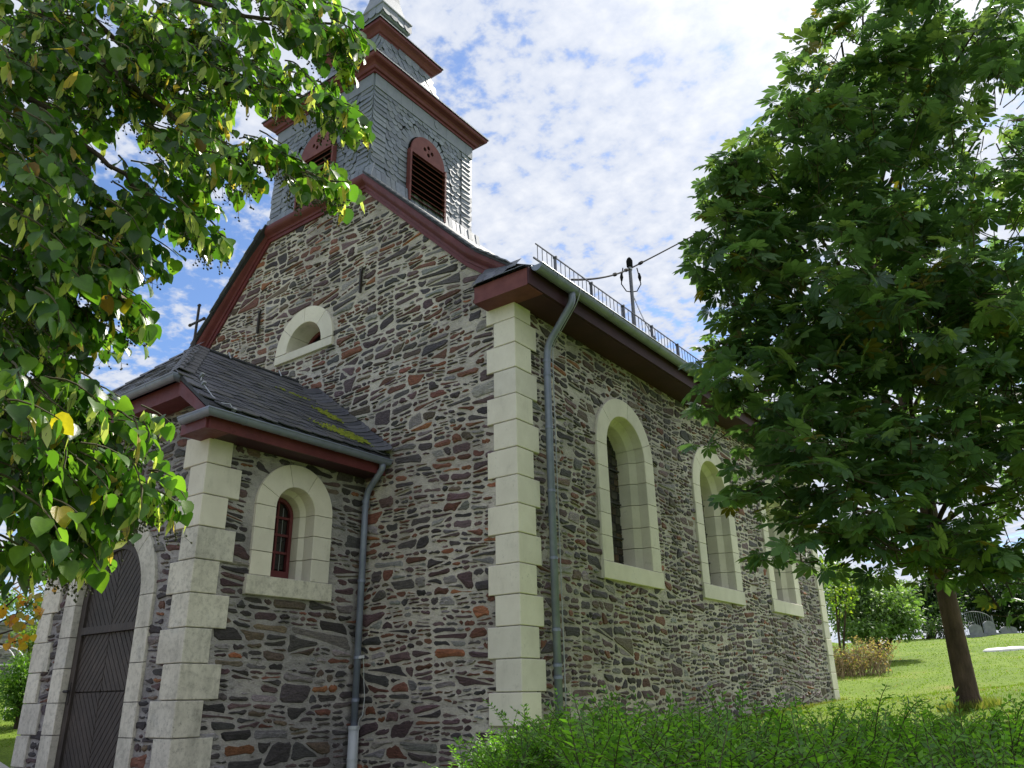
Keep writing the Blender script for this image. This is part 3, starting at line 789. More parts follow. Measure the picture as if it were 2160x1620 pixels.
i0, i1 = D_C-hw+0.13, D_C+hw-0.13
ZB, ZH = 2.60, 1.78
planks(i0, D_C-0.004, ZB+0.05, 4.0, False, True); planks(D_C+0.004, i1, ZB+0.05, 4.0, True, True)
planks(i0, D_C-0.004, ZH+0.005, ZB-0.05, True); planks(D_C+0.004, i1, ZH+0.005, ZB-0.05, False)
planks(i0, D_C-0.004, 0.5, ZH-0.005, False); planks(D_C+0.004, i1, 0.5, ZH-0.005, True)
mb = MB(); mb.prism([(i0, ZB-0.05), (i1, ZB-0.05), (i1, ZB+0.05), (i0, ZB+0.05)], PFR, DD-0.04, DD+0.07, inset=0.012); mb.build('cross_rail', 'oak', door)
hp = MB(); hp.prism([(i0-0.10, 1.62), (i0-0.04, 1.62), (i0-0.04, 1.92), (i0-0.10, 1.92)], PFR, DD+0.04, DD+0.06, inset=0.006)
hnd = hp.build('lock_plate', 'iron', door)
hp = MB(); hp.tube([PFR(i0-0.07, 1.80, DD+0.05), PFR(i0-0.07, 1.80, DD+0.13), PFR(i0-0.02, 1.80, DD+0.14), PFR(i0+0.06, 1.79, DD+0.13)], [0.018, 0.018, 0.02, 0.016], 8); hp.build('handle', 'iron', hnd)

# ---- main roof, mouldings ------------------------------------------------
RS = [(0.66, 7.43), (0.10, 7.68), (-0.55, 8.17), (-3.3, 10.92), (XC, 12.54)]     # roof skin, right half
XR = 2*(-4.77)
def slab(prof, y0, y1, name, th=0.05):
    mb = MB(); n = len(prof)
    vs = [(x, y, z+dz) for y in (y0, y1) for dz in (0, -th) for x, z in prof]; fs = []
    for i in range(n-1):
        fs += [(i, i+1, 2*n+i+1, 2*n+i), (n+i, 3*n+i, 3*n+i+1, n+i+1), (i, n+i, n+i+1, i+1), (2*n+i, 2*n+i+1, 3*n+i+1, 3*n+i)]
    fs += [(0, 2*n, 3*n, n), (n-1, 2*n-1, 4*n-1, 3*n-1)]
    mb.add(vs, fs); return mb.build(name, 'slate_back', church)
roof = slab(RS[:-1], -0.25, 13.65, 'roof')
slab([(XR-x, z) for x, z in RS[:-1]], -0.25, 13.65, 'roof')
slab([RS[3], RS[4], (XR-RS[3][0], RS[3][1])], 2.9, 13.65, 'roof_ridge')
# verge slates seen edge-on along the rakes
rndv = random.Random(5); mb = MB()
for half in (0, 1):
    for (a, b_) in zip(RS[1:-1], RS[2:]):
        L_ = math.hypot(b_[0]-a[0], b_[1]-a[1]); k = int(L_/0.2)
        for i in range(k):
            t0, t1 = i/k, (i+1.25)/k
            if a[0]+(b_[0]-a[0])*t1 < -3.3: continue
            q = []
            for t, lift in ((t0, 0.035), (t1, 0.012)):
                x = a[0]+(b_[0]-a[0])*t; z = a[1]+(b_[1]-a[1])*t+lift
                if half: x = XR-x
                q.append((x, z))
            g = rndv.uniform(0.8, 1.2); y0 = -0.28-rndv.uniform(0, 0.02)
            c = (0.12*g, 0.13*g, 0.155*g)
            (xa, za), (xb, zb) = q
            mb.add([(xa, y0, za), (xb, y0, zb), (xb, 0.1, zb), (xa, 0.1, za), (xa, y0, za-0.022), (xb, y0, zb-0.022), (xb, 0.1, zb-0.022), (xa, 0.1, za-0.022)],
                   [(0, 1, 2, 3), (4, 7, 6, 5), (0, 4, 5, 1), (1, 5, 6, 2), (3, 2, 6, 7), (0, 3, 7, 4)], c)
mb.build('verge_slates', 'slate', roof, tint=True, kind='stuff')
# raking moulding across the gable
CPROF = [(-0.02, -0.02), (-0.02, 0.045), (0.045, 0.05), (0.05, 0.075), (0.08, 0.08), (0.095, 0.09), (0.11, 0.12), (0.13, 0.16), (0.155, 0.19), (0.185, 0.205), (0.21, 0.212), (0.25, 0.215), (0.25, -0.02)]
rk = [(0.0, 7.42), (-0.45, 7.76), (-0.9, 8.1), (-3.42, GTOP), (-6.32, GTOP), (-8.66, 8.1), (-9.39, 7.76), (-9.84, 7.42)]
mb = MB(); mb.sweep([(-9.94, 7.345)]+rk[::-1][1:-1]+[(0.10, 7.345)], [(a, d) for a, d in CPROF], GAB); mb.build('raking_moulding', 'red', church)
# eaves: boxed soffit, fascia and kneeler returns
def eave(sx):
    def X_(x): return x if sx > 0 else 2*XC-x
    lo, hi = sorted((X_(-0.02), X_(0.50)))
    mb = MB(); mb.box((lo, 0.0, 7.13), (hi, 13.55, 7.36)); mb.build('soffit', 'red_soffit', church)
    lo, hi = sorted((X_(-0.47), X_(0.515)))
    mb = MB(); mb.box((lo, -0.36, 7.125), (hi, 0.03, 7.40)); kn = mb.build('eave_return', 'red_worn', church)
    mb = MB(); rnd = random.Random(8)
    lo_, hi_ = lo-0.02, hi+0.0
    o_, i_ = (hi_, lo_) if sx > 0 else (lo_, hi_); sgn_ = 1 if sx > 0 else -1
    vs = [(i_, -0.39, 7.405), (o_, -0.39, 7.405), (o_, 0.0, 7.53), (o_-0.45*sgn_, 0.0, 7.78), (i_+0.12*sgn_, 0.0, 7.86), (i_, 0.0, 7.405)]
    mb.add(vs, [(0, 1, 2, 3, 4), (0, 4, 5)]); mb.build('return_slating', 'slate_back', kn)
    for i in range(3):
        for j in range(5):
            x0 = lo_+0.2*j-0.05*(i % 2); y0 = -0.43+0.10*i; zz = 7.41+0.12*i; g = rnd.uniform(0.8, 1.2)
            x1 = min(x0+0.235, hi_); x0 = max(x0, lo_-0.02)
            if x1-x0 < 0.05 or y0 > -0.05 or sx < 0: continue
            if (x1 > 0.30 and i >= 1) or (x1 > 0.02 and i >= 2): continue
            if x1 > 0.30: zz -= 0.0; 
            m2 = MB(); m2.add([(x0, y0+0.03, zz+0.02), (x0+0.06, y0, zz+0.014), (x1, y0, zz+0.012), (x1, y0+0.16, zz+(0.195 if x1 < 0.3 else 0.075)), (x0, y0+0.16, zz+(0.20 if x1 < 0.3 else 0.13)),
                              (x0, y0+0.03, zz+0.005), (x0+0.06, y0, zz), (x1, y0, zz)], [(0, 1, 2, 3, 4), (0, 5, 6, 1), (1, 6, 7, 2)], (0.13*g, 0.14*g, 0.17*g))
            m2.build('slate', 'slate', kn, tint=True)
    lo, hi = sorted((X_(0.50), X_(0.54)))
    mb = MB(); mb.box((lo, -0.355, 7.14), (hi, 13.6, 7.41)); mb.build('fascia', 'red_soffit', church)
eave(1); eave(-1)
# half-round gutters
def gutter(pts, r, name='gutter', ends=True, joints=()):
    """pts: polyline of the channel's centre line at its rim height"""
    mb = MB(); P = [np.array(p, float) for p in pts]; seg = 10; rings = []
    for i, p in enumerate(P):
        d1 = P[i]-P[i-1] if i else P[1]-P[0]; d2 = P[i+1]-P[i] if i < len(P)-1 else P[-1]-P[-2]
        d1 /= np.linalg.norm(d1); d2 /= np.linalg.norm(d2); s1 = np.cross(d1, Z3); s2 = np.cross(d2, Z3); s = s1+s2; s /= np.linalg.norm(s); s = s/(s@s1)
        ring = [p+r*(s*math.cos(PI+PI*k/seg)+Z3*math.sin(PI+PI*k/seg)) for k in range(seg+1)]
        ring += [p+(r-0.012)*(s*math.cos(-PI*k/seg)+Z3*math.sin(-PI*k/seg)) for k in range(seg+1)]
        rings.append(ring)
    k = len(rings[0]); vs = [q for rg in rings for q in rg]
    fs = [(i*k+j, i*k+(j+1) % k, (i+1)*k+(j+1) % k, (i+1)*k+j) for i in range(len(P)-1) for j in range(k)]
    mb.add(vs, fs)
    for e in (0, -1) if ends else ():
        mb.add(rings[e][:seg+1], [tuple(range(seg+1))])
    # rolled front bead
    for sg in (1, -1):
        pass
    g = mb.build(name, 'zinc', church, smooth=False)
    bd = MB()
    line = []
    for i, p in enumerate(P): line.append(np.array(rings[i][seg])+np.array((0, 0, 0.004)))
    bd.tube(line, 0.013, 6); line = [np.array(rings[i][0])+np.array((0, 0, 0.004)) for i in range(len(P))]; bd.tube(line, 0.013, 6)
    bd.build('rim', 'zinc', g)
    for (p, d) in joints:
        d = np.array(d, float); s = np.cross(d, Z3); jb = MB(); q = []
        for off in (-0.012, 0.012):
            for kk in range(seg+1): q.append(np.array(p)+d*off+(r+0.006)*(s*math.cos(PI+PI*kk/seg)+Z3*math.sin(PI+PI*kk/seg)))
        jb.add(q, [(kk, kk+1, seg+2+kk, seg+1+kk) for kk in range(seg)]); jb.build('gutter_bracket', 'zinc', g)
    return g
gutter([(0.645, -0.30, 7.43), (0.645, 13.6, 7.43)], 0.095, joints=[((0.645, y, 7.43), (0, 1, 0)) for y in (0.12, 1.75, 3.4, 5.0, 6.7, 8.4, 10.1, 11.8)])
def arc_path(pts, r=0.12, n=5):
    out = [np.array(pts[0], float)]
    for i in range(1, len(pts)-1):
        p = np.array(pts[i], float); a = np.array(pts[i-1], float)-p; b_ = np.array(pts[i+1], float)-p
        la, lb = np.linalg.norm(a), np.linalg.norm(b_); a /= la; b_ /= lb; rr = min(r, la*0.45, lb*0.45)
        for k in range(n+1):
            t = k/n; out.append((1-t)**2*(p+a*rr)+2*t*(1-t)*p+t*t*(p+b_*rr))
    out.append(np.array(pts[-1], float)); return out
def downpipe(pts, r, clips, name='downpipe', m='zinc'):
    mb = MB(); mb.tube(arc_path(pts, 0.2, 7), r, 14); o = mb.build(name, m, church, smooth=True)
    for z, p in clips:
        c_ = MB(); c_.tube([(p[0], p[1], z-0.02), (p[0], p[1], z+0.02)], r+0.008, 14); c_.build('pipe_band', 'zinc', o)
    return o
DPX, DPY = 0.125, 0.65
dp_ = downpipe([(0.645, DPY-0.02, 7.36), (0.645, DPY-0.02, 7.20), (DPX+0.02, DPY, 6.62), (DPX, DPY, 6.3), (DPX, DPY, 0.9)], 0.054,
               [(6.36, (DPX, DPY)), (6.14, (DPX, DPY)), (5.3, (DPX, DPY)), (4.35, (DPX, DPY)), (3.4, (DPX, DPY)), (2.45, (DPX, DPY)), (2.0, (DPX, DPY)), (1.85, (DPX, DPY))])
mb = MB(); mb.tube(arc_path([(0.5, DPY+0.2, 7.56), (0.66, DPY+0.12, 7.52), (0.76, DPY+0.07, 7.44), (0.68, DPY+0.06, 7.2), (DPX+0.08, DPY+0.06, 6.62), (DPX+0.075, DPY+0.05, 6.2), (DPX+0.075, DPY+0.05, 0.8)], 0.1), 0.008, 6)
mb.build('lightning_conductor', 'galv', church)

# snow guard fence on the eaves
sg_ = MB(); GX, GZ0, GZ1 = 0.50, 7.665, 7.93
sg_.bar((GX, -0.16, GZ0), (GX, 13.4, GZ0), 0.022); sg_.bar((GX, -0.10, GZ1), (GX, 13.4, GZ1), 0.016)
guard = sg_.build('snow_guard', 'guard', church)
mb = MB()
y = -0.05
while y < 13.4: mb.bar((GX, y, GZ0), (GX, y, GZ1), 0.009); y += 0.125
mb.build('guard_bars', 'guard', guard)
for k in range(13):
    y = 0.42+1.05*k
    mb = MB(); mb.bar((GX, y, 7.50), (GX, y, GZ1+0.02), 0.05, 0.012, up=(0, 1, 0)); mb.bar((GX, y, 7.52), (GX-0.4, y, 7.62), 0.04, 0.01)
    mb.tube([(GX-0.03, y, GZ1), (GX+0.03, y, GZ1)], 0.022, 8); mb.build('guard_bracket', 'guard', guard)

# ---- bell tower ------------------------------------------------------
TX, TY, TH = -4.95, 1.55, 1.53
tw = MB(); tw.sqlathe(TX, TY, TH, TH, [(-0.02, 10.4), (-0.02, 13.6)]); tower = tw.build('tower', 'slate_back', church)
TFR = frame((0, TY-TH, 0), (1, 0, 0), (0, -1, 0)); TSD = frame((TX+TH, 0, 0), (0, 1, 0), (1, 0, 0))
def slate_tpl(kind, w, h):
    """x along the course, y out of the wall, z up; lower edge stands proud. origin at lower edge middle"""
    if kind == 'round':
        ol = [(w/2, h)]+[(w/2*math.cos(-PI*k/6), w*0.42+w*0.42*math.sin(-PI*k/6)) for k in range(7)]+[(-w/2, h)]
    elif kind == 'rect': ol = [(w/2, h), (w/2, 0), (-w/2, 0), (-w/2, h)]
    elif kind == 'slant': ol = [(w/2, h), (w/2, 0.05), (w/2-0.05, 0), (-w/2, 0.0), (-w/2, h)]
    elif kind == 'slantm': ol = [(w/2, h), (w/2, 0.0), (-w/2+0.05, 0), (-w/2, 0.05), (-w/2, h)]
    else: ol = [(w/2, h), (w/2, 0.05), (w*0.30, 0.012), (0, 0), (-w*0.25, 0.02), (-w/2, 0.09), (-w/2, h)]
    n = len(ol); th = 0.015
    def yy(z): return 0.032-0.026*z/h
    vs = [(x, yy(z), z) for x, z in ol]+[(x, yy(z)-th, z) for x, z in ol]
    fs = [(0, i, i+1) for i in range(1, n-1)]
    for i in range(n-1): fs += [(i, n+i, n+i+1), (i, n+i+1, i+1)]
    return vs, fs
def slates_flush(placements, names, parent_of, joined_name, joined_parent, n_own=300, tones=((0.185, 0.21, 0.275), (0.16, 0.185, 0.24), (0.21, 0.235, 0.29), (0.14, 0.16, 0.21), (0.18, 0.20, 0.24))):
    """placements: (tplkey, matrix4, weight). largest n_own become objects, the rest one mesh"""
    tpl = {}; meshes = {}; rnd = random.Random(77)
    items = sorted(placements, key=lambda q: -q[2]); own, rest = items[:n_own], items[n_own:]
    for key, mt, w, par in own:
        if key not in tpl: tpl[key] = slate_tpl(*key)
        ti = rnd.randrange(len(tones))
        if (key, ti) not in meshes:
            mb = MB(); mb.add(*tpl[key], tint=tones[ti]); meshes[(key, ti)] = mb.mesh(names, tint=True); meshes[(key, ti)].materials.append(M['slate'])
        link(names, meshes[(key, ti)], None, par, mt)
    if rest:
        mb = MB()
        for key, mt, w, par in rest:
            if key not in tpl: tpl[key] = slate_tpl(*key)
            g = rnd.uniform(0.85, 1.15); t = tones[rnd.randrange(len(tones))]
            mb.add([mt @ Vector(v) for v in tpl[key][0]], tpl[key][1], tuple(x*g for x in t))
        mb.build(joined_name, 'slate', joined_parent, tint=True, kind='stuff')
def smat(p, ux, n, up, rot=0.0, jit=0.0, rnd=random):
    ux = Vector(ux); n = Vector(n); up = Vector(up)
    x = ux*math.cos(rot)+up*math.sin(rot); z = -ux*math.sin(rot)+up*math.cos(rot)
    if jit:
        n = (n+x*rnd.uniform(-jit, jit)+z*rnd.uniform(-jit, jit)).normalized(); z = (z-n*z.dot(n)).normalized(); x = (x-n*x.dot(n)-z*x.dot(z)).normalized()
    p = Vector(p)
    return Matrix(((x.x, n.x, z.x, p.x), (x.y, n.y, z.y, p.y), (x.z, n.z, z.z, p.z), (0, 0, 0, 1)))
def wt(p):
    d = np.array(p)-CPOS; zf = d@C_F; x = 1080+CF*(d@C_R)/zf; y = 810-CF*(d@C_U)/zf
    return 1/zf if (-20 < x < 2180 and -20 < y < 1640 and zf > 0) else 0
sp = []; rnd = random.Random(21)
LZ0, LZS, LHW = 11.05, 12.22, 0.53
def add_s(key, fr, u, v, d=0.0, rot=0.0, jit=0.05, k=1.0, up=(0, 0, 1), n=None):
    p = fr(u, v, d); sp.append((key, smat(p, fr.ux, fr.n if n is None else n, up, rot, jit, rnd), wt(p)*k, tower))
for fr, u0, u1, uc in ((TFR, TX-TH, TX+TH, TX), (TSD, TY-TH, TY+TH, TY)):
    v = 11.12; row = 0
    while v < 13.2:
        # corner strips
        add_s(('slantm', 0.36, 0.2), fr, u0+0.18, v); add_s(('slant', 0.36, 0.2), fr, u1-0.18, v)
        # strips beside the louvres
        if v < LZS-0.02:
            add_s(('slant', 0.24, 0.2), fr, uc-LHW-0.13, v); add_s(('slantm', 0.24, 0.2), fr, uc+LHW+0.13, v)
        u = u0+0.43+(0.075 if row % 2 else 0)
        while u < u1-0.40:
            blocked = (abs(u-uc) < LHW+0.27 and v < LZS) or ((u-uc)**2+(v+0.08-LZS)**2 < 0.80**2)
            if not blocked: add_s(('round', 0.152, 0.25), fr, u+rnd.uniform(-0.006, 0.006), v, rot=rnd.uniform(-0.03, 0.03))
            u += 0.15
        v += 0.122; row += 1
    for k in range(15):                      # radial slates round the arch
        a = PI*(k+0.5)/15; add_s(('rect', 0.128, 0.26), fr, uc+0.545*math.cos(a), LZS+0.545*math.sin(a), 0.004, rot=a-PI/2, jit=0.02)
    # smooth frieze under the cornice
    mb = MB(); k = 0; u = u0
    while u < u1-0.01:
        w_ = min(rnd.uniform(0.30, 0.42), u1-u); mb = MB(); mb.prism([(u+0.003, 13.19), (u+w_, 13.19), (u+w_, 13.62), (u+0.003, 13.62)], fr, 0.0, 0.034+rnd.uniform(0, 0.004)); mb.build('frieze_slate', 'slate_plain', tower); u += w_
    # skirt of upright slates kicking out over the roof
    u = u0-0.02
    nrm_ = (Vector(fr.n)+Vector((0, 0, 0.10))).normalized(); upv = (Vector((0, 0, 1))-Vector(fr.n)*0.10).normalized()
    while u < u1+0.16:
        add_s(('rect', 0.122, 0.42), fr, u+0.065, 10.78, 0.10, jit=0.05, up=upv, n=nrm_, k=1.4); u += 0.131
    # louvred sound opening
    lb = MB(); lb.holed([arch(uc, LHW, LZ0-0.05, LZS)], fr, 0.045); louv = lb.build('louvre_opening', 'dark', tower)
    mb = MB(); holes = []
    for hu, hv in ((0, 0.34), (-0.11, 0.25), (0.11, 0.25), (0, 0.16), (0, 0.25)):
        r = 0.045 if (hu, hv) != (0, 0.25) else 0.012
        holes.append([(uc+hu+r*math.cos(t*PI/5), LZS+hv-0.03+r*1.1*math.sin(t*PI/5)) for t in range(10)])
    ap = [(uc-LHW+0.012, LZS-0.04), (uc+LHW-0.012, LZS-0.04)]+[(uc+(LHW-0.012)*math.cos(PI*k/16), LZS+(LHW-0.012)*math.sin(PI*k/16)) for k in range(17)]
    mb.holed([ap]+holes, fr, 0.075, 0.105); mb.build('tympanum_board', 'red_worn', louv)
    for k in range(9):
        z = LZ0+0.045+k*0.127
        mb = MB(); mb.bar(fr(uc-LHW+0.03, z, 0.10), fr(uc+LHW-0.03, z, 0.10), 0.15, 0.016, up=tuple(np.array((0, 0, 1.0))+fr.n*1.0)); mb.build('louvre_slat', 'red', louv)
    for s_ in (-1, 1):
        mb = MB(); mb.prism([(uc+s_*LHW-0.025, LZ0-0.10), (uc+s_*LHW+0.025, LZ0-0.10), (uc+s_*LHW+0.025, LZS), (uc+s_*LHW-0.025, LZS)], fr, 0.03, 0.13); mb.build('side_rail', 'red_worn', louv)
mb = MB(); mb.prism([(TY-0.34-k*0, 0) for k in range(0)] or [(1.86+0.075*math.cos(PI*k/8), 13.39+0.11*math.sin(PI*k/8)) for k in range(16)], TSD, 0.03, 0.045); mb.build('oval_vent', 'slate_plain', tower)
# cornice of the tower and curved roofs above it
cor = [(-0.01, 13.50), (0.06, 13.50), (0.065, 13.55), (0.10, 13.56), (0.11, 13.58), (0.12, 13.615), (0.145, 13.65), (0.19, 13.67), (0.235, 13.68), (0.26, 13.70), (0.275, 13.74), (0.275, 13.77), (-0.01, 13.77)]
mb = MB(); mb.sqlathe(TX, TY, TH, TH, cor); mb.build('tower_cornice', 'red', tower)
mb = MB(); mb.sqlathe(TX, TY, 0, 0, [(1.83, 13.772), (1.83, 13.80), (1.45, 14.0), (1.18, 14.3), (1.0, 14.7), (0.88, 15.1), (0.83, 15.6)]); lroof = mb.build('lantern_roof', 'slate_plain', tower)
LTF = lambda z: 0.83+0.04*max(0, 15.55-z)/0.4+max(0, 15.2-z)**2*0.55
for fr, uc, sgn in ((frame((0, TY, 0), (1, 0, 0), (0, -1, 0)), TX, 1), (frame((TX, 0, 0), (0, 1, 0), (1, 0, 0)), TY, 1)):
    v = 14.45
    row = 0
    while v < 15.45:
        hwid = LTF(v+0.1); u = uc-hwid+0.1+(0.11 if row % 2 else 0)
        sl_ = (LTF(v+0.3)-LTF(v))/0.3
        while u < uc+hwid-0.05:
            n_ = (Vector(fr.n)+Vector((0, 0, -sl_))).normalized(); upv = (Vector((0, 0, 1))+Vector(fr.n)*sl_).normalized()
            p = fr(u, v, LTF(v)+0.004); sp.append((('scale', 0.24, 0.30), smat(p, fr.ux, n_, upv, rnd.uniform(-0.5, -0.2), 0.05, rnd), wt(p)*1.2, tower)); u += 0.21
        v += 0.17; row += 1
cor2 = [(-0.02, 15.50), (0.03, 15.50), (0.035, 15.54), (0.07, 15.56), (0.10, 15.61), (0.14, 15.66), (0.19, 15.69), (0.205, 15.70), (0.21, 15.77), (-0.02, 15.77)]
mb = MB(); mb.sqlathe(TX, TY, 0.82, 0.82, cor2); mb.build('lantern_cornice', 'red', tower)
mb = MB(); mb.sqlathe(TX, TY, 0, 0, [(1.06, 15.772), (1.06, 15.80), (0.75, 16.02), (0.52, 16.35), (0.38, 16.76)]); mb.build('lantern_cap', 'slate_plain', tower)
mb = MB(); mb.sqlathe(TX, TY, 0, 0, [(0.30, 16.72), (0.44, 16.74), (0.47, 16.77), (0.47, 17.03), (0.50, 17.05), (0.50, 17.08), (0.36, 17.3), (0.27, 17.7), (0.16, 18.8), (0.02, 20.2)]); mb.build('spire', 'slate_plain', tower)
for fr, uc in ((frame((0, TY, 0), (1, 0, 0), (0, -1, 0)), TX), (frame((TX, 0, 0), (0, 1, 0), (1, 0, 0)), TY)):
    for k in range(4):
        p = fr(uc-0.36+0.24*k, 16.76, 0.47); sp.append((('scale', 0.25, 0.29), smat(p, fr.ux, fr.n, (0, 0, 1), 0, 0.03, rnd), wt(p), tower))
slates_flush(sp, 'wall_slate', None, 'wall_slates', tower)

# ---- porch roof ------------------------------------------------------
EX, EZ, RZ, RYE = -2.50, 5.20, 7.10, -2.08
UX0, UZ = -3.37, 5.86        # corner of the raised front eave (roof skin)
FY = -3.24
EXL, UXL = 2*PXC-EX, 2*PXC-UX0
zs_ = lambda x: EZ+(EX-x)*(RZ-EZ)/(EX-PXC)
mb = MB()
UZ = zs_(UX0)
R_ = [(EX, FY, EZ), (EX, 0.0, EZ), (PXC, 0.0, RZ), (PXC, RYE, RZ), (UX0, FY, UZ), (UXL, FY, UZ), (EXL, FY, EZ), (EXL, 0, EZ)]
vs = R_+[(x, y, z-0.07) for x, y, z in R_]
mb.add(vs, [(0, 1, 2, 3, 4), (4, 3, 5), (5, 3, 2, 7, 6), (0, 4, 12, 8), (4, 5, 13, 12), (5, 6, 14, 13), (0, 8, 9, 1), (8, 12, 11, 10, 9), (12, 13, 11), (13, 14, 15, 10, 11)])
proof = mb.build('porch_roof', 'slate_back', church)
rp = []; rnd = random.Random(31)
sl = Vector((PXC-EX, 0, RZ-EZ)); SLN = sl.length; sl.normalize(); nr = Vector((sl.z, 0, -sl.x)); nr = nr if nr.z > 0 else -nr
row = 0; s_ = -0.05
while s_ < SLN-0.3:
    y = -3.28+(0.15 if row % 2 else 0)
    while y < 0.02:
        ss = s_+0.05*(y+3.2)/3.2
        x = EX+sl.x*ss; z = EZ+sl.z*ss
        ylim = FY-0.03 if x > UX0 else FY+(x-UX0)/(PXC-UX0)*(RYE-FY)
        if y > ylim+(0.02 if x > UX0 else 0.17) and ss < SLN-0.33:
            p = Vector((x, y, z))+nr*0.004
            rp.append((('scale', 0.36, 0.38), smat(p, (0, 1, 0), nr, sl, rnd.uniform(-0.26, -0.16), 0.025, rnd), wt(p), proof))
        y += 0.30
    s_ += 0.185; row += 1
# hipped front
hs = Vector((0, RYE-FY, RZ-UZ)); HL = hs.length; hs.normalize(); hn = Vector((0, -hs.z, hs.y)); s_ = -0.04; row = 0
while s_ < HL-0.36:
    f_ = max(0, s_)/HL; xa = UX0+(PXC-UX0)*f_; xb = UXL+(PXC-UXL)*f_; x = xb+0.14+(0.1 if row % 2 else 0)
    while x < xa-0.12:
        p = Vector((x, FY+hs.y*s_, UZ+hs.z*s_))+hn*0.004
        rp.append((('scale', 0.25, 0.28), smat(p, (1, 0, 0), hn, hs, rnd.uniform(-0.08, 0.0), 0.03, rnd), wt(p)*0.9, proof)); x += 0.21
    s_ += 0.14; row += 1
# swept slates against the gable wall
s_ = 0.0
while s_ < SLN-0.75:
    x = EX+sl.x*s_; z = EZ+sl.z*s_; n2 = (nr*1.0+Vector((0, -0.55, 0))).normalized(); up2 = (sl+Vector((0, 0.28, 0.0))).normalized(); up2 = (up2-n2*up2.dot(n2)).normalized(); x2 = up2.cross(n2)*-1
    x2 = n2.cross(up2)*-1
    p = Vector((x, -0.20, z))+nr*0.05
    if x2.y < 0: x2 = -x2
    rp.append((('scale', 0.34, 0.30), smat(p, x2, n2, up2, -0.15, 0.04, rnd), wt(p)*2.0, proof)); s_ += 0.135
slates_flush(rp, 'roof_slate', None, 'roof_slates', proof, 300, ((0.088, 0.092, 0.112), (0.072, 0.075, 0.094), (0.105, 0.108, 0.126), (0.058, 0.062, 0.076), (0.098, 0.098, 0.105)))
mb = MB(); mb.tube([(PXC, RYE-0.02, RZ+0.02), (PXC, 0, RZ+0.02)], 0.035, 6); mb.build('ridge_roll', 'slate_back', proof)
M['slate_dark'] = simple('dark_slate', (0.075, 0.075, 0.086), (0.11, 0.11, 0.122), 7, 0.5, 0.45, 0.3, 30)
for xe in (UX0, UXL):
    A_ = np.array((xe, FY, UZ)); B_ = np.array((PXC, RYE, RZ)); sg_x = 1 if xe > PXC else -1
    s1 = np.array((0, 1.0, 0)); s2 = np.array((-1.0*sg_x, 0, 0))
    for k in range(9):
        t0, t1 = k/9, (k+1.12)/9; p0 = A_+(B_-A_)*t0; p1 = A_+(B_-A_)*min(t1, 1.0); lift0, lift1 = Z3*0.085, Z3*0.06; mb = MB()
        q1 = s1*0.24+(np.array(sl) if sg_x > 0 else np.array((-sl.x, 0, sl.z)))*-0.02; q2 = s2*0.24
        mb.add([p0+lift0, p1+lift1, p1+lift1+q1*0.9-Z3*0.01, p0+lift0+q1-Z3*0.02, p1+lift1+q2*0.9-Z3*0.01, p0+lift0+q2-Z3*0.02, p0+lift0-Z3*0.015, p0+lift0+q1-Z3*0.035, p0+lift0+q2-Z3*0.035],
               [(0, 1, 2, 3), (0, 5, 4, 1), (0, 3, 7, 6), (0, 6, 8, 5)]); mb.build('hip_slate', 'slate_dark', proof)
# moss
tv = [(-0.5, 0, 0), (0.5, 0, 0), (0, 0.6, 0.1), (0, -0.5, 0.05), (0, 0, 0.7)]; tf = [(0, 3, 4), (3, 1, 4), (1, 2, 4), (2, 0, 4)]
rr = np.random.RandomState(5); PP = []; 
for (y0, s0, sy, ss, n_) in ((-0.55, 0.42, 0.24, 0.09, 480), (-0.85, 0.42, 0.16, 0.05, 130), (-0.42, 1.30, 0.10, 0.10, 200), (-0.75, 1.95, 0.2, 0.03, 40)):
    a = rr.normal(0, 1, (n_, 2)); yv = y0+a[:, 0]*sy; sv = s0+a[:, 1]*ss-(yv-y0)*0.25
    for yy_, s2 in zip(yv, sv):
        if -3 < yy_ < -0.05 and 0 < s2: PP.append(np.array((EX, yy_, EZ))+np.array(sl)*s2+np.array(nr)*0.04)
PP = np.array(PP); th_ = rr.uniform(0, 6.28, len(PP)); sc = rr.uniform(0.02, 0.055, len(PP))
xb_ = np.array((0, 1.0, 0)); sb = np.array(sl); nb = np.array(nr)
RR = np.stack([(xb_[None]*np.cos(th_)[:, None]+sb[None]*np.sin(th_)[:, None])*sc[:, None], (-xb_[None]*np.sin(th_)[:, None]+sb[None]*np.cos(th_)[:, None])*sc[:, None], nb[None]*sc[:, None]*0.6], axis=2)
bulk('moss', tv, tf, RR, PP, np.ones((len(PP), 3)), 'moss', proof, kind='stuff')
# eaves of the porch
def pe(sx):
    def X_(x): return x if sx > 0 else 2*PXC-x
    def bx(name, x0, x1, y0, y1, z0, z1, m='red'):
        lo, hi = sorted((X_(x0), X_(x1))); mb = MB(); mb.box((lo, y0, z0), (hi, y1, z1)); return mb.build(name, m, church)
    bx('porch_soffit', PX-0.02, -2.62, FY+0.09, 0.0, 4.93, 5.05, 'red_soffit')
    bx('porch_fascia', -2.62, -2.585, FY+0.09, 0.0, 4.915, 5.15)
    bx('porch_eave_return', -3.20, -2.621, FY+0.06, PY+0.01, 4.92, 5.13)
    lo = X_(UX0+0.03); hi = X_(-2.60)
    mb = MB(); mb.prism([(lo, UZ-0.12), (hi, EZ-0.03), (hi, EZ-0.17), (lo, UZ-0.32)], PFR, 0.02, -FY+PY-0.03); mb.build('verge_board', 'red', church)
pe(1); pe(-1)
mb = MB(); mb.box((UXL-0.0, FY+0.07, UZ-0.33), (UX0+0.02, PY-0.0, UZ-0.10)); mb.build('front_eave_box', 'red', church)
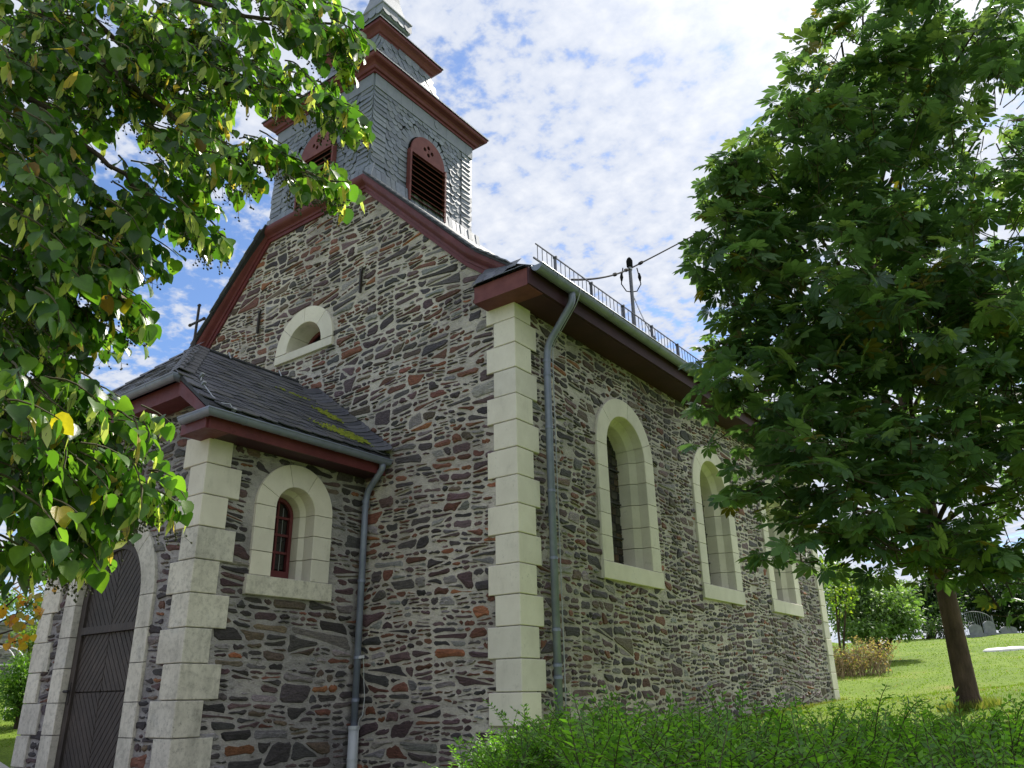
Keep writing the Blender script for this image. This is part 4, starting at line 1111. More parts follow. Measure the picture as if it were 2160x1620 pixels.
gutter([(-3.12, FY+0.02, 5.12), (-2.49, FY+0.02, 5.12), (-2.49, -0.03, 5.12)], 0.075, joints=[((-2.49, y, 5.12), (0, 1, 0)) for y in (-2.7, -1.9, -1.1, -0.5)])
gutter([(UXL+0.05, FY-0.04, UZ-0.06), (UX0, FY-0.04, UZ-0.06), (UX0, FY+0.34, UZ-0.06)], 0.075, joints=[((-4.0, FY-0.04, UZ-0.06), (1, 0, 0)), ((-5.2, FY-0.04, UZ-0.06), (1, 0, 0))])
gutter([(2*PXC+2.49, -0.03, 5.12), (2*PXC+2.49, FY+0.02, 5.12), (2*PXC+3.12, FY+0.02, 5.12)], 0.075)
PPX, PPY = -2.89, -0.115
pp = downpipe([(-2.50, -0.16, 5.06), (-2.51, -0.15, 4.98), (PPX+0.03, PPY, 4.68), (PPX, PPY, 4.45), (PPX, PPY, 1.2)], 0.05, [(4.52, (PPX, PPY)), (4.44, (PPX, PPY)), (3.3, (PPX, PPY)), (2.2, (PPX, PPY)), (1.62, (PPX, PPY))])
mb = MB(); mb.tube([(PPX, PPY, 1.26), (PPX, PPY, 0.2)], 0.075, 14); st_ = mb.build('standpipe', 'pvc', church, smooth=True)
mb = MB(); mb.tube([(PPX, PPY, 1.23), (PPX, PPY, 1.28)], 0.084, 14); mb.tube([(PPX, PPY, 0.83), (PPX, PPY, 0.86)], 0.081, 14); mb.build('collar', 'pvc', st_)
mb = MB(); mb.bar((PPX+0.05, PPY-0.02, 2.20), (PPX+0.16, PPY-0.02, 2.21), 0.04, 0.012, up=(0, 1, 0)); mb.build('pipe_clamp', 'white_metal', pp)
mb = MB(); mb.tube([(PPX+0.15, PPY-0.02, 2.2), (PPX+0.155, PPY, 1.9), (PPX+0.17, PPY+0.02, 1.65), (PPX+0.165, PPY, 1.42), (PPX+0.13, PPY-0.03, 1.36), (PPX+0.12, PPY-0.03, 0.6)], 0.0065, 5); mb.build('earth_wire', 'galv', church)
# lightning rods lying on the porch roof
mb = MB(); w_ = [(UX0+0.13, FY+0.28, UZ-0.0), (UX0+0.16, FY+0.25, UZ-0.13), (UX0+0.33, FY+0.2, UZ-0.20), (-2.72, FY+0.16, 5.40), (-2.58, FY+0.2, 5.28), (-2.50, FY+0.3, 5.27), (-2.47, FY+0.34, 5.18)]
mb.tube(w_, 0.010, 6)
for p in (w_[0], w_[2], w_[-1]): mb.bar(np.array(p)-np.array((0.03, 0, 0.02)), np.array(p)+np.array((0.03, 0, 0.03)), 0.05, 0.04)
mb.build('lightning_rod', 'galv', church)
for y in (-1.5, -0.45):
    mb = MB(); mb.tube([(PXC+0.10, y, RZ-0.03), (PXC+0.02, y, RZ+0.10), (PXC-0.06, y, RZ+0.02)], 0.014, 6); mb.build('roof_clip', 'galv', church)
# cross
cb = MB(); cpt = np.array((PXC-0.05, RYE-0.04, RZ))
cb.bar(cpt, cpt+np.array((0, 0, 0.78)), 0.032, 0.032); cb.bar(cpt+np.array((-0.20, 0, 0.47)), cpt+np.array((0.20, 0, 0.47)), 0.03, 0.03)
for q in ((-0.20, 0.47), (0.20, 0.47), (0, 0.78)): cb.tube([cpt+np.array((q[0]-0.02, 0, q[1])), cpt+np.array((q[0]+0.02, 0, q[1]))], 0.028, 6)
cb.tube([cpt+np.array((0, 0, -0.05)), cpt+np.array((0, 0, 0.10)), cpt+np.array((0, 0, 0.2))], [0.05, 0.035, 0.018], 8); cb.build('roof_cross', 'iron', church)

# ---- service mast and overhead cable ------------------------------------------
MP = np.array((-1.0, 5.85, 8.45)); mh = 2.45
mt = thing('service_mast', 'slim grey electricity mast rising from the main roof behind the snow guard', 'mast', tuple(MP))
mb = MB(); mb.tube([MP-np.array((0, 0, 0.3)), MP+np.array((0, 0, mh))], 0.04, 10); mb.build('pole', 'guard', mt)
mb = MB(); mb.tube([MP+np.array((0, 0, mh-0.15)), MP+np.array((0, 0, mh)), MP+np.array((0, 0, mh+0.06)), MP+np.array((0, 0, mh+0.10))], [0.07, 0.075, 0.05, 0.01], 10); mb.build('weather_cap', 'black', mt)
mb = MB(); mb.tube([MP+np.array((0, 0, mh-0.24)), MP+np.array((0, 0, mh-0.2))], 0.055, 10); mb.build('clamp', 'galv', mt)
for sx in (-1, 1):
    side = C_R*sx
    mb = MB(); q = MP+np.array((0, 0, mh-0.3))
    mb.tube([q+side*0.16+Z3*0.12, q+side*0.2-Z3*0.12, q+side*0.22-Z3*0.3, q+side*0.12-Z3*0.48, q-Z3*0.5], 0.013, 6); mb.build('drip_loop', 'black', mt)
    mb = MB(); mb.tube([q+side*0.2-Z3*0.02, q+side*0.205-Z3*0.12, q+side*0.21-Z3*0.22], [0.02, 0.04, 0.02], 6); mb.build('insulator', 'black', mt)
mb = MB()
ch0 = MP+np.array((0, 0, mh-0.8)); ch1 = ch0+C_R*0.42-Z3*1.15
for k in range(24):
    p = ch0+(ch1-ch0)*k/23-Z3*0.10*math.sin(PI*k/23); mb.bar(p-Z3*0.02, p+Z3*0.02, 0.022, 0.010)
mb.tube([ch0+(ch1-ch0)*k/12-Z3*0.10*math.sin(PI*k/12) for k in range(13)], 0.006, 5)
mb.tube([ch1+Z3*0.06, ch1, ch1-Z3*0.08], [0.01, 0.045, 0.01], 6); mb.build('chain', 'guard', mt)
top = MP+np.array((0, 0, mh-0.2))
def ray_roof(px, py):
    for d in np.arange(9, 20, 0.02):
        p = at(px, py, d)
        if p[2] < 7.62-p[0] and p[0] < 0.3: return p
    return at(px, py, 13)
def cable(name, a, b_, sag, label):
    pts = [a+(b_-a)*t-Z3*sag*4*t*(1-t) for t in np.linspace(0, 1, 17)]
    L_ = np.linalg.norm(b_-a); mb = MB(); mb.tube(pts, 0.019, 6); o = mb.build(name, 'black'); tag(o, label, 'cable')
    for t in (0.06, 0.30) if L_ < 12 else (0.02,):
        p = a+(b_-a)*t-Z3*sag*4*t*(1-t); q = a+(b_-a)*(t+0.35/L_)-Z3*sag*4*t*(1-t)*1.05; m2 = MB(); m2.tube([p, p*0.7+q*0.3, p*0.3+q*0.7, q], [0.018, 0.04, 0.04, 0.018], 8); m2.build('splice_sleeve', 'black', o)
cable('overhead_cable', top, ray_roof(1206, 590), 0.08, 'short black cable running down from the mast to the roof edge')
cable('overhead_cable', top, at(1720, 332, 42), 0.25, 'long black cable rising from the mast into the chestnut crown')

# ================================================================== GROUND DETAIL
# paved forecourt in front of the porch and its kerb
def sheet(name, xs_, ys_, dz, m, edge=None, kind='structure'):
    X_, Y_ = np.meshgrid(xs_, ys_); Z_ = ground(X_, Y_)+0.03*np.sin(X_*1.3+0.4*Y_)*np.sin(Y_*0.9)+dz; n1, n2 = len(xs_), len(ys_)
    me = bpy.data.meshes.new(name); me.from_pydata(np.stack([X_, Y_, Z_], -1).reshape(-1, 3).tolist(), [], [(j*n1+i, j*n1+i+1, (j+1)*n1+i+1, (j+1)*n1+i) for j in range(n2-1) for i in range(n1-1)])
    return link(name, me, m, kind=kind)
M['joint'] = simple('sand_joint', (0.20, 0.16, 0.13), (0.30, 0.24, 0.20), 4, 0.95, 0.1, 0.3, 30)
path = sheet('paved_path', np.arange(-24, 1.6, 0.5), np.arange(-22, -2.3, 0.35), 0.035, 'joint')
pv = MB(); pv.box((-0.115, -0.055, -0.03), (0.115, 0.055, 0.014)); pme = pv.mesh('paver'); pme.materials.append(M['paver'])
rnd = random.Random(9); cand = []
for i in range(-110, 0):
    for j in range(-50, -18):
        x = i*0.24+(0.12 if j % 2 else 0); y = j*0.12
        if y > -2.42: continue
        w_ = wt((x, y, gz(x, y)+0.05))
        if w_ > 0: cand.append((-w_, x, y))
for w_, x, y in sorted(cand)[:300]:
    z = gz(x, y)+0.03*math.sin(x*1.3+0.4*y)*math.sin(y*0.9)+0.035
    link('paver', pme, None, path, Matrix.Translation((x, y, z+rnd.uniform(-0.004, 0.004))) @ Matrix.Rotation(-math.atan(0.2 if x < -9.7 else 0), 4, 'Y').inverted() @ Matrix.Rotation(math.atan(0.085), 4, 'X'))
kb = MB()
x = -24.0
while x < -7.4:
    z0 = gz(x, -2.3)+0.03; z1 = gz(x+0.98, -2.3)+0.03; kb = MB()
    kb.add([(x, -2.36, z0-0.2), (x+0.98, -2.36, z1-0.2), (x+0.98, -2.22, z1-0.2), (x, -2.22, z0-0.2), (x, -2.36, z0+0.10), (x+0.98, -2.36, z1+0.10), (x+0.98, -2.22, z1+0.10), (x, -2.22, z0+0.10)],
           [(0, 3, 2, 1), (4, 5, 6, 7), (0, 1, 5, 4), (1, 2, 6, 5), (2, 3, 7, 6), (3, 0, 4, 7)]); kb.build('kerb_stone', 'kerb', path); x += 1.0
# grass blades on the visible lawn
rr = np.random.RandomState(17)
def blades(n, fpx, fd, hmul):
    P = []
    while len(P) < n:
        px = rr.uniform(*fpx); d = fd[0]*(fd[1]/fd[0])**rr.rand(); p = at(px, 1450, d); x, y = p[0], p[1]
        if x < 0.25 and -10 < x and -3 < y < 13.5: continue
        if -24 < x < 1.6 and y < -2.25: continue
        P.append((x, y, gz(x, y)+0.03*math.sin(x*1.3+0.4*y)*math.sin(y*0.9)-0.01, d))
    P = np.array(P); n = len(P)
    d_ = np.stack([rr.normal(0, 0.35, n), rr.normal(0, 0.35, n), np.ones(n)], 1); up = rr.normal(0, 1, (n, 3)); B = basis(d_, up)
    h_ = rr.uniform(0.02, 0.045, n)*hmul*(1+P[:, 3]*0.012); w_ = 0.004+P[:, 3]*0.0007
    B = B*np.stack([w_, h_, w_], 1)[:, None, :]
    t = rr.rand(n)[:, None]; c = np.array((0.11, 0.19, 0.02))*(1-t)+np.array((0.20, 0.28, 0.035))*t
    c[rr.rand(n) < 0.03] = (0.32, 0.24, 0.12)
    return B, P[:, :3], c
def tuft(cx_, cy_, n, r0, r1, h0):
    a = rr.uniform(0, 6.28, n); r = rr.uniform(r0, r1, n); x = cx_+r*np.cos(a); y = cy_+r*np.sin(a); z = ground(x, y)-0.01
    d_ = np.stack([rr.normal(0, 0.3, n), rr.normal(0, 0.3, n), np.ones(n)], 1); B = basis(d_, rr.normal(0, 1, (n, 3))); h_ = rr.uniform(0.4, 1.0, n)*h0
    B = B*np.stack([np.full(n, 0.008), h_, np.full(n, 0.008)], 1)[:, None, :]; t = rr.rand(n)[:, None]
    c = np.array((0.10, 0.17, 0.02))*(1-t)+np.array((0.26, 0.25, 0.08))*t; return B, np.stack([x, y, z], 1), c
A = [tuft(4.24, 4.69, 700, 0.14, 0.42, 0.16)]+[tuft(0.12, yq, 60, 0.0, 0.14, 0.14) for yq in np.arange(2, 13.4, 0.35)]+[blades(26000, (1560, 2250), (7, 55), 1.0), blades(1500, (-60, 110), (13, 20), 1.0)]
bulk('grass', [(-1, 0, 0), (1, 0, 0), (0.3, 1, 0.6)], [(0, 1, 2)], *[np.concatenate([a[i] for a in A]) for i in range(3)], 'blade', None, 'stuff')
o = bpy.data.objects['grass']; tag(o, 'short bright green grass blades over the churchyard lawn', 'grass')

# ================================================================== LIME TREE (left, near)
def heart(fold=0.18):
    """lime leaf: y from stalk (0) to tip (1)"""
    rim = [(0.12, -0.06), (0.36, 0.02), (0.47, 0.25), (0.40, 0.52), (0.20, 0.80)]
    vs = [(0, 0, 0), (0, 0.35, -0.03), (0, 0.7, -0.06), (0, 1.0, -0.14)]
    for s in (1, -1): vs += [(s*x, y, fold*x*1.2-0.09*y*y) for x, y in rim]
    fs = []
    for o_, f in ((4, 0), (9, 1)):
        t = [(0, o_, o_+1), (0, o_+1, 1), (1, o_+1, o_+2), (1, o_+2, o_+3), (1, o_+3, 2), (2, o_+3, o_+4), (2, o_+4, 3)]
        fs += [q if not f else q[::-1] for q in t]
    return vs, fs
class Foliage:
    def __init__(s): s.P = []; s.D = []; s.U = []; s.S = []; s.C = []
    def add(s, p, d, up, size, col): s.P.append(p); s.D.append(d); s.U.append(up); s.S.append(size); s.C.append(col)
    def arrays(s, flat=1.0):
        P = np.array(s.P); B = basis(np.array(s.D), np.array(s.U)); S_ = np.array(s.S)[:, None, None]; return B*S_, P, np.array(s.C)
def own_and_rest(fol, tpl, name, joined, m, parent, n_own):
    """the leaves that show largest become parts of their own, the rest one mesh"""
    R_, P_, C_ = fol.arrays(); S_ = np.array(fol.S)
    d = P_-CPOS; zf = d@C_F; px = 1080+CF*(d@C_R)/zf; py = 810-CF*(d@C_U)/zf
    area = np.abs(np.einsum('ni,ni->n', R_[:, :, 2]/S_[:, None], d/np.linalg.norm(d, axis=1)[:, None]))*(S_/zf)**2
    area[(px < 0) | (px > 2160) | (py < 0) | (py > 1620) | (zf < 0.3)] = 0
    o_ = np.argsort(-area); own = o_[:n_own]; rest = o_[n_own:]
    cache = {}
    for i in own:
        key = tuple(np.round(C_[i]*50).astype(int))
        if key not in cache:
            mb = MB(); mb.add(*tpl, tint=tuple(C_[i])); cache[key] = mb.mesh(name, smooth=True, tint=True); cache[key].materials.append(M[m])
        r = R_[i]; p = P_[i]
        link(name, cache[key], None, parent, Matrix.Translation(-Vector(parent.location)).inverted() @ Matrix.Translation(-Vector(parent.location)) @ Matrix(((r[0, 0], r[0, 1], r[0, 2], p[0]), (r[1, 0], r[1, 1], r[1, 2], p[1]), (r[2, 0], r[2, 1], r[2, 2], p[2]), (0, 0, 0, 1))))
    bulk(joined, tpl[0], tpl[1], R_[rest], P_[rest], C_[rest], m, parent, 'stuff', smooth=True)

rnd = random.Random(101); rr = np.random.RandomState(101)
LT = at(-560, 1500, 6.2); LT = np.array((LT[0], LT[1], gz(LT[0], LT[1])))
lime = thing('lime_tree', 'lime tree with drooping heart-shaped leaves and pale bracts reaching in from the left', 'tree', tuple(LT))
lf = Foliage(); bf = Foliage(); tw_ = MB(); be = []
GREENS = [(0.045, 0.105, 0.018), (0.060, 0.135, 0.020), (0.085, 0.175, 0.024), (0.034, 0.080, 0.022), (0.11, 0.20, 0.028)]
def spray(p, d, L_, n, bright=0.0, bract=0.15, size=0.092):
    """a drooping twig with alternate leaves"""
    pts = [np.array(p)]; d = np.array(d, float); d /= np.linalg.norm(d); step = L_/6
    for k in range(6):
        d = d+np.array((0, 0, -0.13))+rr.normal(0, 0.08, 3); d /= np.linalg.norm(d); pts.append(pts[-1]+d*step)
    tw_.tube(pts, [0.006, 0.0055, 0.005, 0.0045, 0.004, 0.003, 0.002], 4, cap=False)
    for k in range(n):
        t = (k+0.6)/n*6; i = min(int(t), 5); q = pts[i]+(pts[i+1]-pts[i])*(t-i); tang = pts[i+1]-pts[i]; tang /= np.linalg.norm(tang)
        side = np.cross(tang, Z3); side /= (np.linalg.norm(side)+1e-6); sg = 1 if k % 2 else -1
        dd = 0.45*tang+side*sg*rnd.uniform(0.3, 0.8)+np.array((0, 0, -rnd.uniform(0.35, 1.1)))+rr.normal(0, 0.22, 3)
        up = np.array((0, 0, 1.0))+rr.normal(0, 0.45, 3)+side*sg*0.3
        s_ = size*rnd.uniform(0.6, 1.2)
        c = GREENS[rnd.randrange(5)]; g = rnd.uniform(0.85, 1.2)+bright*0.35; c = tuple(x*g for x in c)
        u = rnd.random()
        if u < 0.012: c = (0.38, 0.30, 0.03)
        elif u < 0.018: c = (0.22, 0.12, 0.03)
        lf.add(q+dd/np.linalg.norm(dd)*0.035, dd, up, s_, c)
        if rnd.random() < bract:
            bd = np.array((0, 0, -1.0))+rr.normal(0, 0.28, 3); L2 = rnd.uniform(0.09, 0.15)
            cc = (0.50, 0.52, 0.22) if rnd.random() < 0.8 else (0.55, 0.38, 0.12)
            bq = q+np.array((0, 0, -0.02)); bf.add(bq, bd, rr.normal(0, 1, 3), L2, cc)
            e0 = bq+bd/np.linalg.norm(bd)*L2*0.5; e1 = e0+np.array((rnd.uniform(-.02, .02), rnd.uniform(-.02, .02), -rnd.uniform(0.05, 0.09))); tw_.tube([e0, e1], 0.0012, 3, cap=False)
            for _ in range(rnd.randrange(2, 5)):
                e2 = e1+rr.normal(0, 0.016, 3)+np.array((0, 0, -0.012)); tw_.tube([e1, e2], 0.001, 3, cap=False); be.append(e2)
# (px, py, radius px, depth, leaves, brightness)
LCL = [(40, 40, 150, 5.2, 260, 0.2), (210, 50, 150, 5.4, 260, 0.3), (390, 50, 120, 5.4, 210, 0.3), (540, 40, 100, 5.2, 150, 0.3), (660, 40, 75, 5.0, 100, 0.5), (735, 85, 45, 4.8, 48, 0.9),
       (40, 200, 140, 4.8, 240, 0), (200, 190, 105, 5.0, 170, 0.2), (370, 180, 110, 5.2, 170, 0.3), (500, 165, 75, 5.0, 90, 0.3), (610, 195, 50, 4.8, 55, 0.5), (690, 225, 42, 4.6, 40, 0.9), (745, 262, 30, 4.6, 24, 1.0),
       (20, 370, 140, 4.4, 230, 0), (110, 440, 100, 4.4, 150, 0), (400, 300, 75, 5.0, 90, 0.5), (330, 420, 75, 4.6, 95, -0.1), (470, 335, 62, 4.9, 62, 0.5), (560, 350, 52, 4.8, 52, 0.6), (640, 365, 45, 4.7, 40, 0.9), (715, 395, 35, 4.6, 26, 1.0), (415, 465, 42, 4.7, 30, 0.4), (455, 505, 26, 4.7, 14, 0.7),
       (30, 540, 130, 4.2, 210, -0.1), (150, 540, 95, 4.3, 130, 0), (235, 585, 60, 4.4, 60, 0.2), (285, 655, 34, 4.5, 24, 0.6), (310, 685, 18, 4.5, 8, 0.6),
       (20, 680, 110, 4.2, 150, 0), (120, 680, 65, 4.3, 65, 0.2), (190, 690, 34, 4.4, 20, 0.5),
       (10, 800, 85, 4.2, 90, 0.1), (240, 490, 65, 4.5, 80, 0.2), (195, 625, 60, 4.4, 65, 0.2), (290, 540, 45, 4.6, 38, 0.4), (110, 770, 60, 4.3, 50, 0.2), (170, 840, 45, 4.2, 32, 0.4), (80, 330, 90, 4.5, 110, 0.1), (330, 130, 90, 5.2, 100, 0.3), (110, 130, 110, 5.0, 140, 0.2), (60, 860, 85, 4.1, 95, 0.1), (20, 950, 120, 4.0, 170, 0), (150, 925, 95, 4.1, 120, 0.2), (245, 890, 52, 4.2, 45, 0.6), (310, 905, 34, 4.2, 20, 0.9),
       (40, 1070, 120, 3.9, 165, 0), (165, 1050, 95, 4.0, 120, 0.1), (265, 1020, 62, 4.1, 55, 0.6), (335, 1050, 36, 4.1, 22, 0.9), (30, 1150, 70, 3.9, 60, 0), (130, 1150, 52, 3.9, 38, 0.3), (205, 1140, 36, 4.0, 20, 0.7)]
for (px, py, r, d, n, br) in LCL:
    k = 0
    while k < n*1.4:
        a = rnd.uniform(0, 6.28); q = math.sqrt(rnd.random())*r; dd = d+rr.normal(0, 0.32)*(1 if r > 60 else 0.5)
        m_ = rnd.randrange(6, 10) if r > 40 else rnd.randrange(4, 7); L_ = 0.30 if r > 60 else (0.22 if r > 30 else 0.15)
        L_ *= rnd.uniform(0.7, 1.25)
        p = at(px+q*math.cos(a)-L_*0.5*CF/dd*0.8, py+q*math.sin(a)-L_*CF/dd*0.35, dd)
        dr = C_R*rnd.uniform(0.4, 1.0)+C_F*rnd.uniform(-0.6, 0.6)-Z3*rnd.uniform(0.0, 0.5)
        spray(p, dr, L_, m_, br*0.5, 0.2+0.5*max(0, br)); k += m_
own_and_rest(lf, heart(), 'leaf', 'foliage', 'leaf', lime, 300)
bv = [(0, 0, 0), (0.12, 0.3, 0.05), (0.13, 0.65, 0), (0, 1, -0.08), (-0.13, 0.65, 0), (-0.12, 0.3, 0.05)]
R_, P_, C_ = bf.arrays(); bulk('bracts', bv, [(0, 1, 5), (1, 2, 4), (1, 4, 5), (2, 3, 4)], R_, P_, C_, 'leaf', lime, 'stuff')
oc = [(1, 0, 0), (-1, 0, 0), (0, 1, 0), (0, -1, 0), (0, 0, 1), (0, 0, -1)]; of = [(0, 2, 4), (2, 1, 4), (1, 3, 4), (3, 0, 4), (2, 0, 5), (1, 2, 5), (3, 1, 5), (0, 3, 5)]
be = np.array(be); bulk('fruits', oc, of, np.repeat((np.eye(3)*0.0075)[None], len(be), 0), be, np.ones((len(be), 3)), 'berry', lime, 'stuff', smooth=True)
tw_.build('twigs', 'twig', lime, kind='stuff')
trk = MB(); trk.tube([LT-Z3*0.2, LT+Z3*1.2, LT+Z3*3.0+C_R*0.1, LT+Z3*6.5+C_R*0.2, LT+Z3*10], [0.32, 0.24, 0.2, 0.14, 0.05], 12); trk.build('trunk', 'bark', lime, smooth=True)
def limb(pts, r0, r1, parent, m='bark'):
    pts = [np.array(p) for p in pts]; out = []
    for i in range(len(pts)-1):
        for t in np.linspace(0, 1, 5)[:-1]: out.append(pts[i]*(1-t)+pts[i+1]*t+rr.normal(0, 0.012, 3))
    out.append(pts[-1]); mb = MB(); mb.tube(out, list(np.linspace(r0, r1, len(out))), 7); mb.build('branch', m, parent, smooth=True)
limb([LT+Z3*4.8, at(-150, -150, 5.6), at(140, 62, 5.0), at(240, 150, 4.9), at(335, 222, 4.9), at(480, 330, 4.9), at(640, 362, 4.8)], 0.035, 0.008, lime)
limb([LT+Z3*5.2, at(-120, -280, 5.8), at(260, -40, 5.4), at(520, 30, 5.2), at(700, 50, 5.0)], 0.03, 0.008, lime)
limb([LT+Z3*5.2, at(-120, -200, 5.4), at(270, 95, 5.2), at(430, 170, 5.1), at(600, 190, 4.9), at(730, 245, 4.6)], 0.025, 0.006, lime)
limb([LT+Z3*3.8, at(-100, 100, 5.0), at(120, 250, 4.6), at(230, 350, 4.5), at(330, 430, 4.6), at(440, 490, 4.7)], 0.025, 0.006, lime)
limb([LT+Z3*3.2, at(-100, 380, 4.6), at(60, 480, 4.3), at(180, 570, 4.3), at(290, 655, 4.5)], 0.02, 0.006, lime)
limb([LT+Z3*2.4, at(-80, 700, 4.4), at(0, 745, 4.2), at(90, 850, 4.1), at(200, 905, 4.2), at(310, 905, 4.2)], 0.03, 0.006, lime)
limb([LT+Z3*2.2, at(-80, 860, 4.2), at(0, 890, 4.0), at(85, 972, 4.0), at(200, 1030, 4.0), at(330, 1050, 4.1)], 0.03, 0.006, lime)

# ================================================================== HORSE CHESTNUT (right)
def palm():
    vs, fs = [], []
    for k, (a, L_) in enumerate(((0, 1.0), (34, 0.96), (-34, 0.96), (70, 0.80), (-70, 0.80), (112, 0.55), (-112, 0.55))):
        t = rad(a); dx, dy = math.sin(t), math.cos(t); sx, sy = dy, -dx; b_ = len(vs); z = lambda q: -0.22*q*q
        for q, w, lift in ((0.04, 0, 0), (0.42, 0.13, 0.02), (0.42, -0.13, 0.02), (0.72, 0.20, 0.02), (0.72, -0.20, 0.02), (1.0, 0, -0.02), (0.62, 0, -0.045)):
            vs.append((dx*q*L_+sx*w*L_, dy*q*L_+sy*w*L_, z(q*L_)+lift))
        fs += [(b_, b_+1, b_+6), (b_, b_+6, b_+2), (b_+1, b_+3, b_+6), (b_+6, b_+4, b_+2), (b_+3, b_+5, b_+6), (b_+6, b_+5, b_+4)]
    return vs, fs
rnd = random.Random(202); rr = np.random.RandomState(202)
CB = np.array((4.24, 4.69, gz(4.24, 4.69)))
chest = thing('chestnut_tree', 'horse chestnut tree with dark palmate leaves on a slim trunk right of the church', 'tree', tuple(CB))
trk = MB(); trk.tube([CB-Z3*0.15, CB+Z3*0.03, CB+Z3*0.15, CB+Z3*1.0, CB+Z3*2.2, CB+Z3*4.2, CB+Z3*6.5, CB+Z3*8.6], [0.24, 0.185, 0.150, 0.132, 0.125, 0.11, 0.075, 0.03], 16); trk.build('trunk', 'bark_red', chest, smooth=True)
CCL = [(1985, 830, 10.6, 2.3, 2.3, 560), (1760, 700, 10.0, 1.5, 1.3, 300), (1600, 720, 9.6, 0.85, 0.75, 95), (1500, 640, 9.8, 0.42, 0.35, 26), (1470, 720, 9.6, 0.35, 0.3, 14), (1680, 800, 9.6, 0.9, 0.8, 120), (2100, 560, 10.4, 1.3, 1.2, 240), (1990, 620, 9.6, 1.2, 0.9, 200), (1880, 560, 10.2, 1.2, 0.9, 200), (1650, 470, 10.4, 0.95, 0.75, 125), (1545, 390, 10.4, 0.42, 0.32, 20), (1590, 560, 10.2, 0.6, 0.5, 50),
       (1760, 330, 10.6, 0.85, 0.75, 110), (1690, 215, 10.6, 0.38, 0.3, 16), (1840, 150, 10.8, 0.62, 0.62, 60), (1820, 30, 10.8, 0.36, 0.4, 18), (1900, 380, 10.6, 1.1, 0.9, 170), (2080, 260, 10.8, 1.5, 1.6, 290), (2060, 60, 10.8, 1.0, 0.8, 120), (1980, -40, 10.8, .5, .5, 30),
       (1560, 860, 9.2, 0.62, 0.42, 42), (1480, 800, 9.0, 0.28, 0.2, 9), (1640, 960, 8.8, 0.85, 0.55, 85), (1520, 1035, 8.8, 0.36, 0.25, 13), (1800, 1010, 8.8, 1.1, 0.75, 165), (1700, 1120, 8.6, 0.6, 0.28, 38), (1610, 1160, 8.4, 0.28, 0.16, 9), (1870, 1150, 8.8, 0.85, 0.35, 75), (2100, 1060, 9.4, 1.2, 0.8, 170), (2010, 1180, 9.4, 0.75, 0.28, 50), (2130, 1215, 9.4, 0.5, 0.25, 26), (2110, 1285, 9.6, 0.22, 0.12, 6), (1960, 1230, 10.0, 0.3, 0.12, 6),
       (2260, 700, 10.6, 1.6, 2.4, 200), (2110, 880, 9.8, 1.1, 0.9, 200), (2130, 740, 10.0, 1.0, 0.8, 150), (1960, 960, 9.4, 1.0, 0.6, 130), (1900, 720, 9.4, 1.0, 0.7, 140), (1560, 720, 9.6, 0.5, 0.4, 30), (1620, 360, 10.4, 0.65, 0.5, 60), (1560, 450, 10.2, 0.5, 0.45, 40), (1690, 290, 10.5, 0.6, 0.5, 55), (1730, 190, 10.6, 0.5, 0.45, 42), (1775, 90, 10.7, 0.42, 0.42, 30), (1530, 560, 10.0, 0.5, 0.4, 34), (1950, 200, 10.8, 0.9, 0.7, 110), (1500, 500, 10.0, 0.3, 0.25, 12)]
cf = Foliage(); tw_ = MB(); nodes = [CB+Z3*h for h in (2.4, 3.0, 3.6, 4.2, 4.8, 5.5, 6.2, 7.0, 7.8)]
CG = [(0.066, 0.132, 0.056), (0.074, 0.148, 0.058), (0.092, 0.172, 0.062), (0.056, 0.114, 0.058), (0.115, 0.185, 0.058)]
for (px, py, d, rh, rv, n) in CCL:
    px = px+45 if (px < 1720 and py > 600) else px
    c = at(px, py, d)
    base = min(nodes[:9], key=lambda q: np.linalg.norm(q-c+Z3*0.9)); mid_ = base*0.45+c*0.55+Z3*0.12
    if px < 2200:
        mb = MB(); mb.tube([base, base*0.7+mid_*0.3+rr.normal(0, 0.04, 3), mid_, c], [0.05, 0.04, 0.028, 0.012], 6); mb.build('branch', 'bark', chest, smooth=True)
    k = 0; nn_ = 0
    while nn_ < n*(1.15 if rh > 1 else 1.5):
        v = rr.normal(0, 1, 3); v /= np.linalg.norm(v); q = (0.15+0.85*rnd.random())**0.6*(1.0 if rnd.random() > 0.16 else rnd.uniform(1.1, 1.4))
        p = c+(C_R*v[0]*rh+np.cross(Z3, C_R)*v[1]*rh+Z3*v[2]*rv)*q
        m_ = rnd.randrange(4, 7); out = v*np.array((1, 1, 0.5)); out /= np.linalg.norm(out)+1e-6
        q0 = c*0.55+p*0.45 if nn_ % 3 == 0 else p-out*0.35-Z3*0.1
        tw_.tube([q0, (q0+p)/2-Z3*0.02, p], [0.009, 0.007, 0.004], 4, cap=False)
        a0 = rnd.uniform(0, 6.28)
        for j in range(m_):
            a = a0+j*2.4; dirh = np.array((math.cos(a), math.sin(a), 0))+out*0.5
            dd = dirh+np.array((0, 0, rnd.uniform(-0.7, 0.45))); dd /= np.linalg.norm(dd); pet = rnd.uniform(0.08, 0.18)
            e = p+dirh*pet+Z3*rnd.uniform(-0.02, 0.06); tw_.tube([p, e], 0.003, 3, cap=False)
            up = np.array((0, 0, 1.0))+rr.normal(0, 0.5, 3)
            g = rnd.uniform(0.85, 1.2); cc = CG[rnd.randrange(5)]
            if rnd.random() < 0.03: cc = (0.13, 0.12, 0.02)
            cf.add(e, dd, up, rnd.uniform(0.13, 0.25), tuple(x*g for x in cc))
        nn_ += m_
own_and_rest(cf, palm(), 'leaf', 'foliage', 'leaf2', chest, 300)
tw_.build('twigs', 'twig', chest, kind='stuff')

